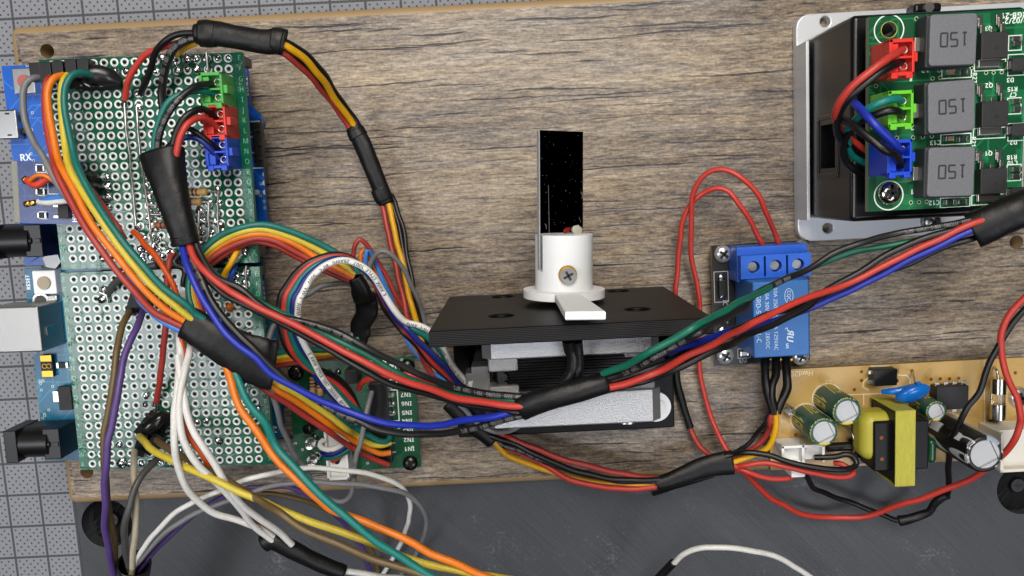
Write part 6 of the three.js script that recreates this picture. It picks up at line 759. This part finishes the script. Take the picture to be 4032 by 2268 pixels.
// lone white wire at bottom right
wire('white_wire', 'lone white wire humping over the grey base at the bottom right', WHT, .8, [[44,11,108],[46.2,12.6,104.9],[47.9,14,102.1],[50.5,15.4,99.7],[53.9,16.4,98.4],[59.2,17,98],[68.2,17,99.3],[71,16,100.3],[76,15,102.6],[80.6,13.6,105.7],[85.7,12,109.8],[91.1,10,114.1],[109.4,2,130.9],[129.3,-6,151.7],[142,-8.4,169.7]], W1);
sleeve('short black sleeve on the lone white wire at the bottom edge', [[45.9,12.6,104.7],[44.5,11.4,107.1],[42.7,10,110.2],[40,8,114.5],[32.4,3,125.2],[20.1,-5,143],[1.5,-7.8,158.3]], [1.2, 1.2, 1.2, 1.2], [1.15, 1.15, 1.15, 1.15], { hollow: .25, m: 16 });
// laser plugs
wire('red_wire', 'red wire from the red laser plug curling down the housing side', RED, .84, [[84.8,48,-30.5],[82,51,-29],[78.6,53,-27],[75.3,53,-24.4],[72.4,52,-21.8],[71.1,50,-19.3],[71.4,47,-17.1],[73.5,43,-15.3],[76.5,39,-13.4],[79.5,37,-11.8],[82.8,36,-9.9],[85.1,35,-8.6]], W1);
wire('black_wire', 'black wire from the red laser plug curling down the housing side', BLK, .84, [[84.7,48,-27.9],[81.4,51,-26.6],[78.5,52,-25.1],[75.8,51.6,-23],[73.3,50.6,-20.6],[72.2,48.6,-18.3],[72.2,46,-16],[73.4,43,-13.9],[75.7,40,-11.6],[78.3,38,-10.5],[81.6,36,-8.9],[84.4,35,-7.7]], W1);
wire('teal_wire', 'teal wire from the bright green laser plug', ins(0x0f7d74), .88, [[85.2,48,-19.5],[82.8,51,-19.7],[80,52.6,-19.3],[77.7,52,-18.2],[76.4,49,-16.7],[76.1,45,-15.1],[76.8,41,-13.3],[78.3,38,-10.5],[80.6,36,-8.1],[84.2,35,-6.6]], W1);
wire('black_wire', 'black wire from the bright green laser plug', BLK, .88, [[85.4,48,-16.5],[83.2,51,-17],[80.6,52,-17.1],[78.7,50.6,-16.5],[77.3,47,-15.4],[76.8,43,-13.9],[76.6,40,-11.6],[77.3,38,-9],[79.4,36,-6.6],[82.3,35,-4.6],[84.4,34.5,-3.8]], TX);
wire('blue_wire', 'blue wire crossing diagonally into the blue laser plug', BLU, .9, [[75.5,44,-20.9],[75.2,47.6,-19.1],[75.6,50.6,-17],[77.3,53,-14.2],[80.2,53,-11.3],[83.1,51.6,-9.3],[85.9,48,-8.8]], W1);
wire('black_wire', 'black wire crossing diagonally into the blue laser plug', BLK, .88, [[73.3,45,-16.1],[74.1,48,-14.9],[75.1,50.6,-13.3],[77.2,53,-10.8],[79.7,54,-8.4],[82.1,52.6,-7.6],[84.7,50,-6.3],[86,48,-5.5]], W1);
// dark cable glued under the bracket plate
wire('black_cable', 'dark glued cable tuft hanging over the motor under the bracket plate', BLK, 1.3, [[11.8,63,30.8],[12.2,62,32.8],[12.9,61.4,34.8],[12.9,61,37.3],[12.1,60.6,39.2],[10.7,60,40.8]], { m: 14, wob: .18, step: .5 });
wire('black_cable', 'second dark cable strand glued beside the tuft over the motor', BLK, 1.1, [[13.6,63,31],[14,62,33.3],[14.2,61.2,35.8],[14.1,60.6,38.8],[14,60,40.6]], { m: 14, wob: .18, step: .5 });
// overlapping tape layers at the ends of three sleeves
const layer = (o, pts, rw, rh) => part(o, 'tape_layer', sweep(pts, rw, rh, { flat: 1, m: 22, hollow: .3, wob: .05, seed: rnd(1, 50), step: .5 }), SHRINK);
layer(SA, [[-72.5,35.5,-36.3],[-71,35.5,-36.3],[-68.7,35.5,-36.2]], [3.0, 3.15, 2.95], [2.2, 2.25, 2.1]); layer(SA, [[-55.7,35.5,-34.8],[-54.2,35.5,-34.6],[-53.4,35.4,-34.4]], [2.95, 3.05, 3.1], [1.95, 1.9, 1.85]);
layer(SB, [[-42.3,9,-16.3],[-41.3,9,-14.4]], [2.5, 2.65], [1.85, 1.85]); layer(SB, [[-36.3,8.1,-0.8],[-35.4,7.9,1.2],[-34.8,7.7,2.5]], [2.5, 2.55, 2.5], [1.7, 1.7, 1.6]);
layer(SC7, [[-75.9,42.2,10.4],[-75.8,42.1,11.3],[-75.6,42,12.2]], [3.25, 3.2, 3.1], [2.4, 2.35, 2.3]);
renderer.render(scene, camera);
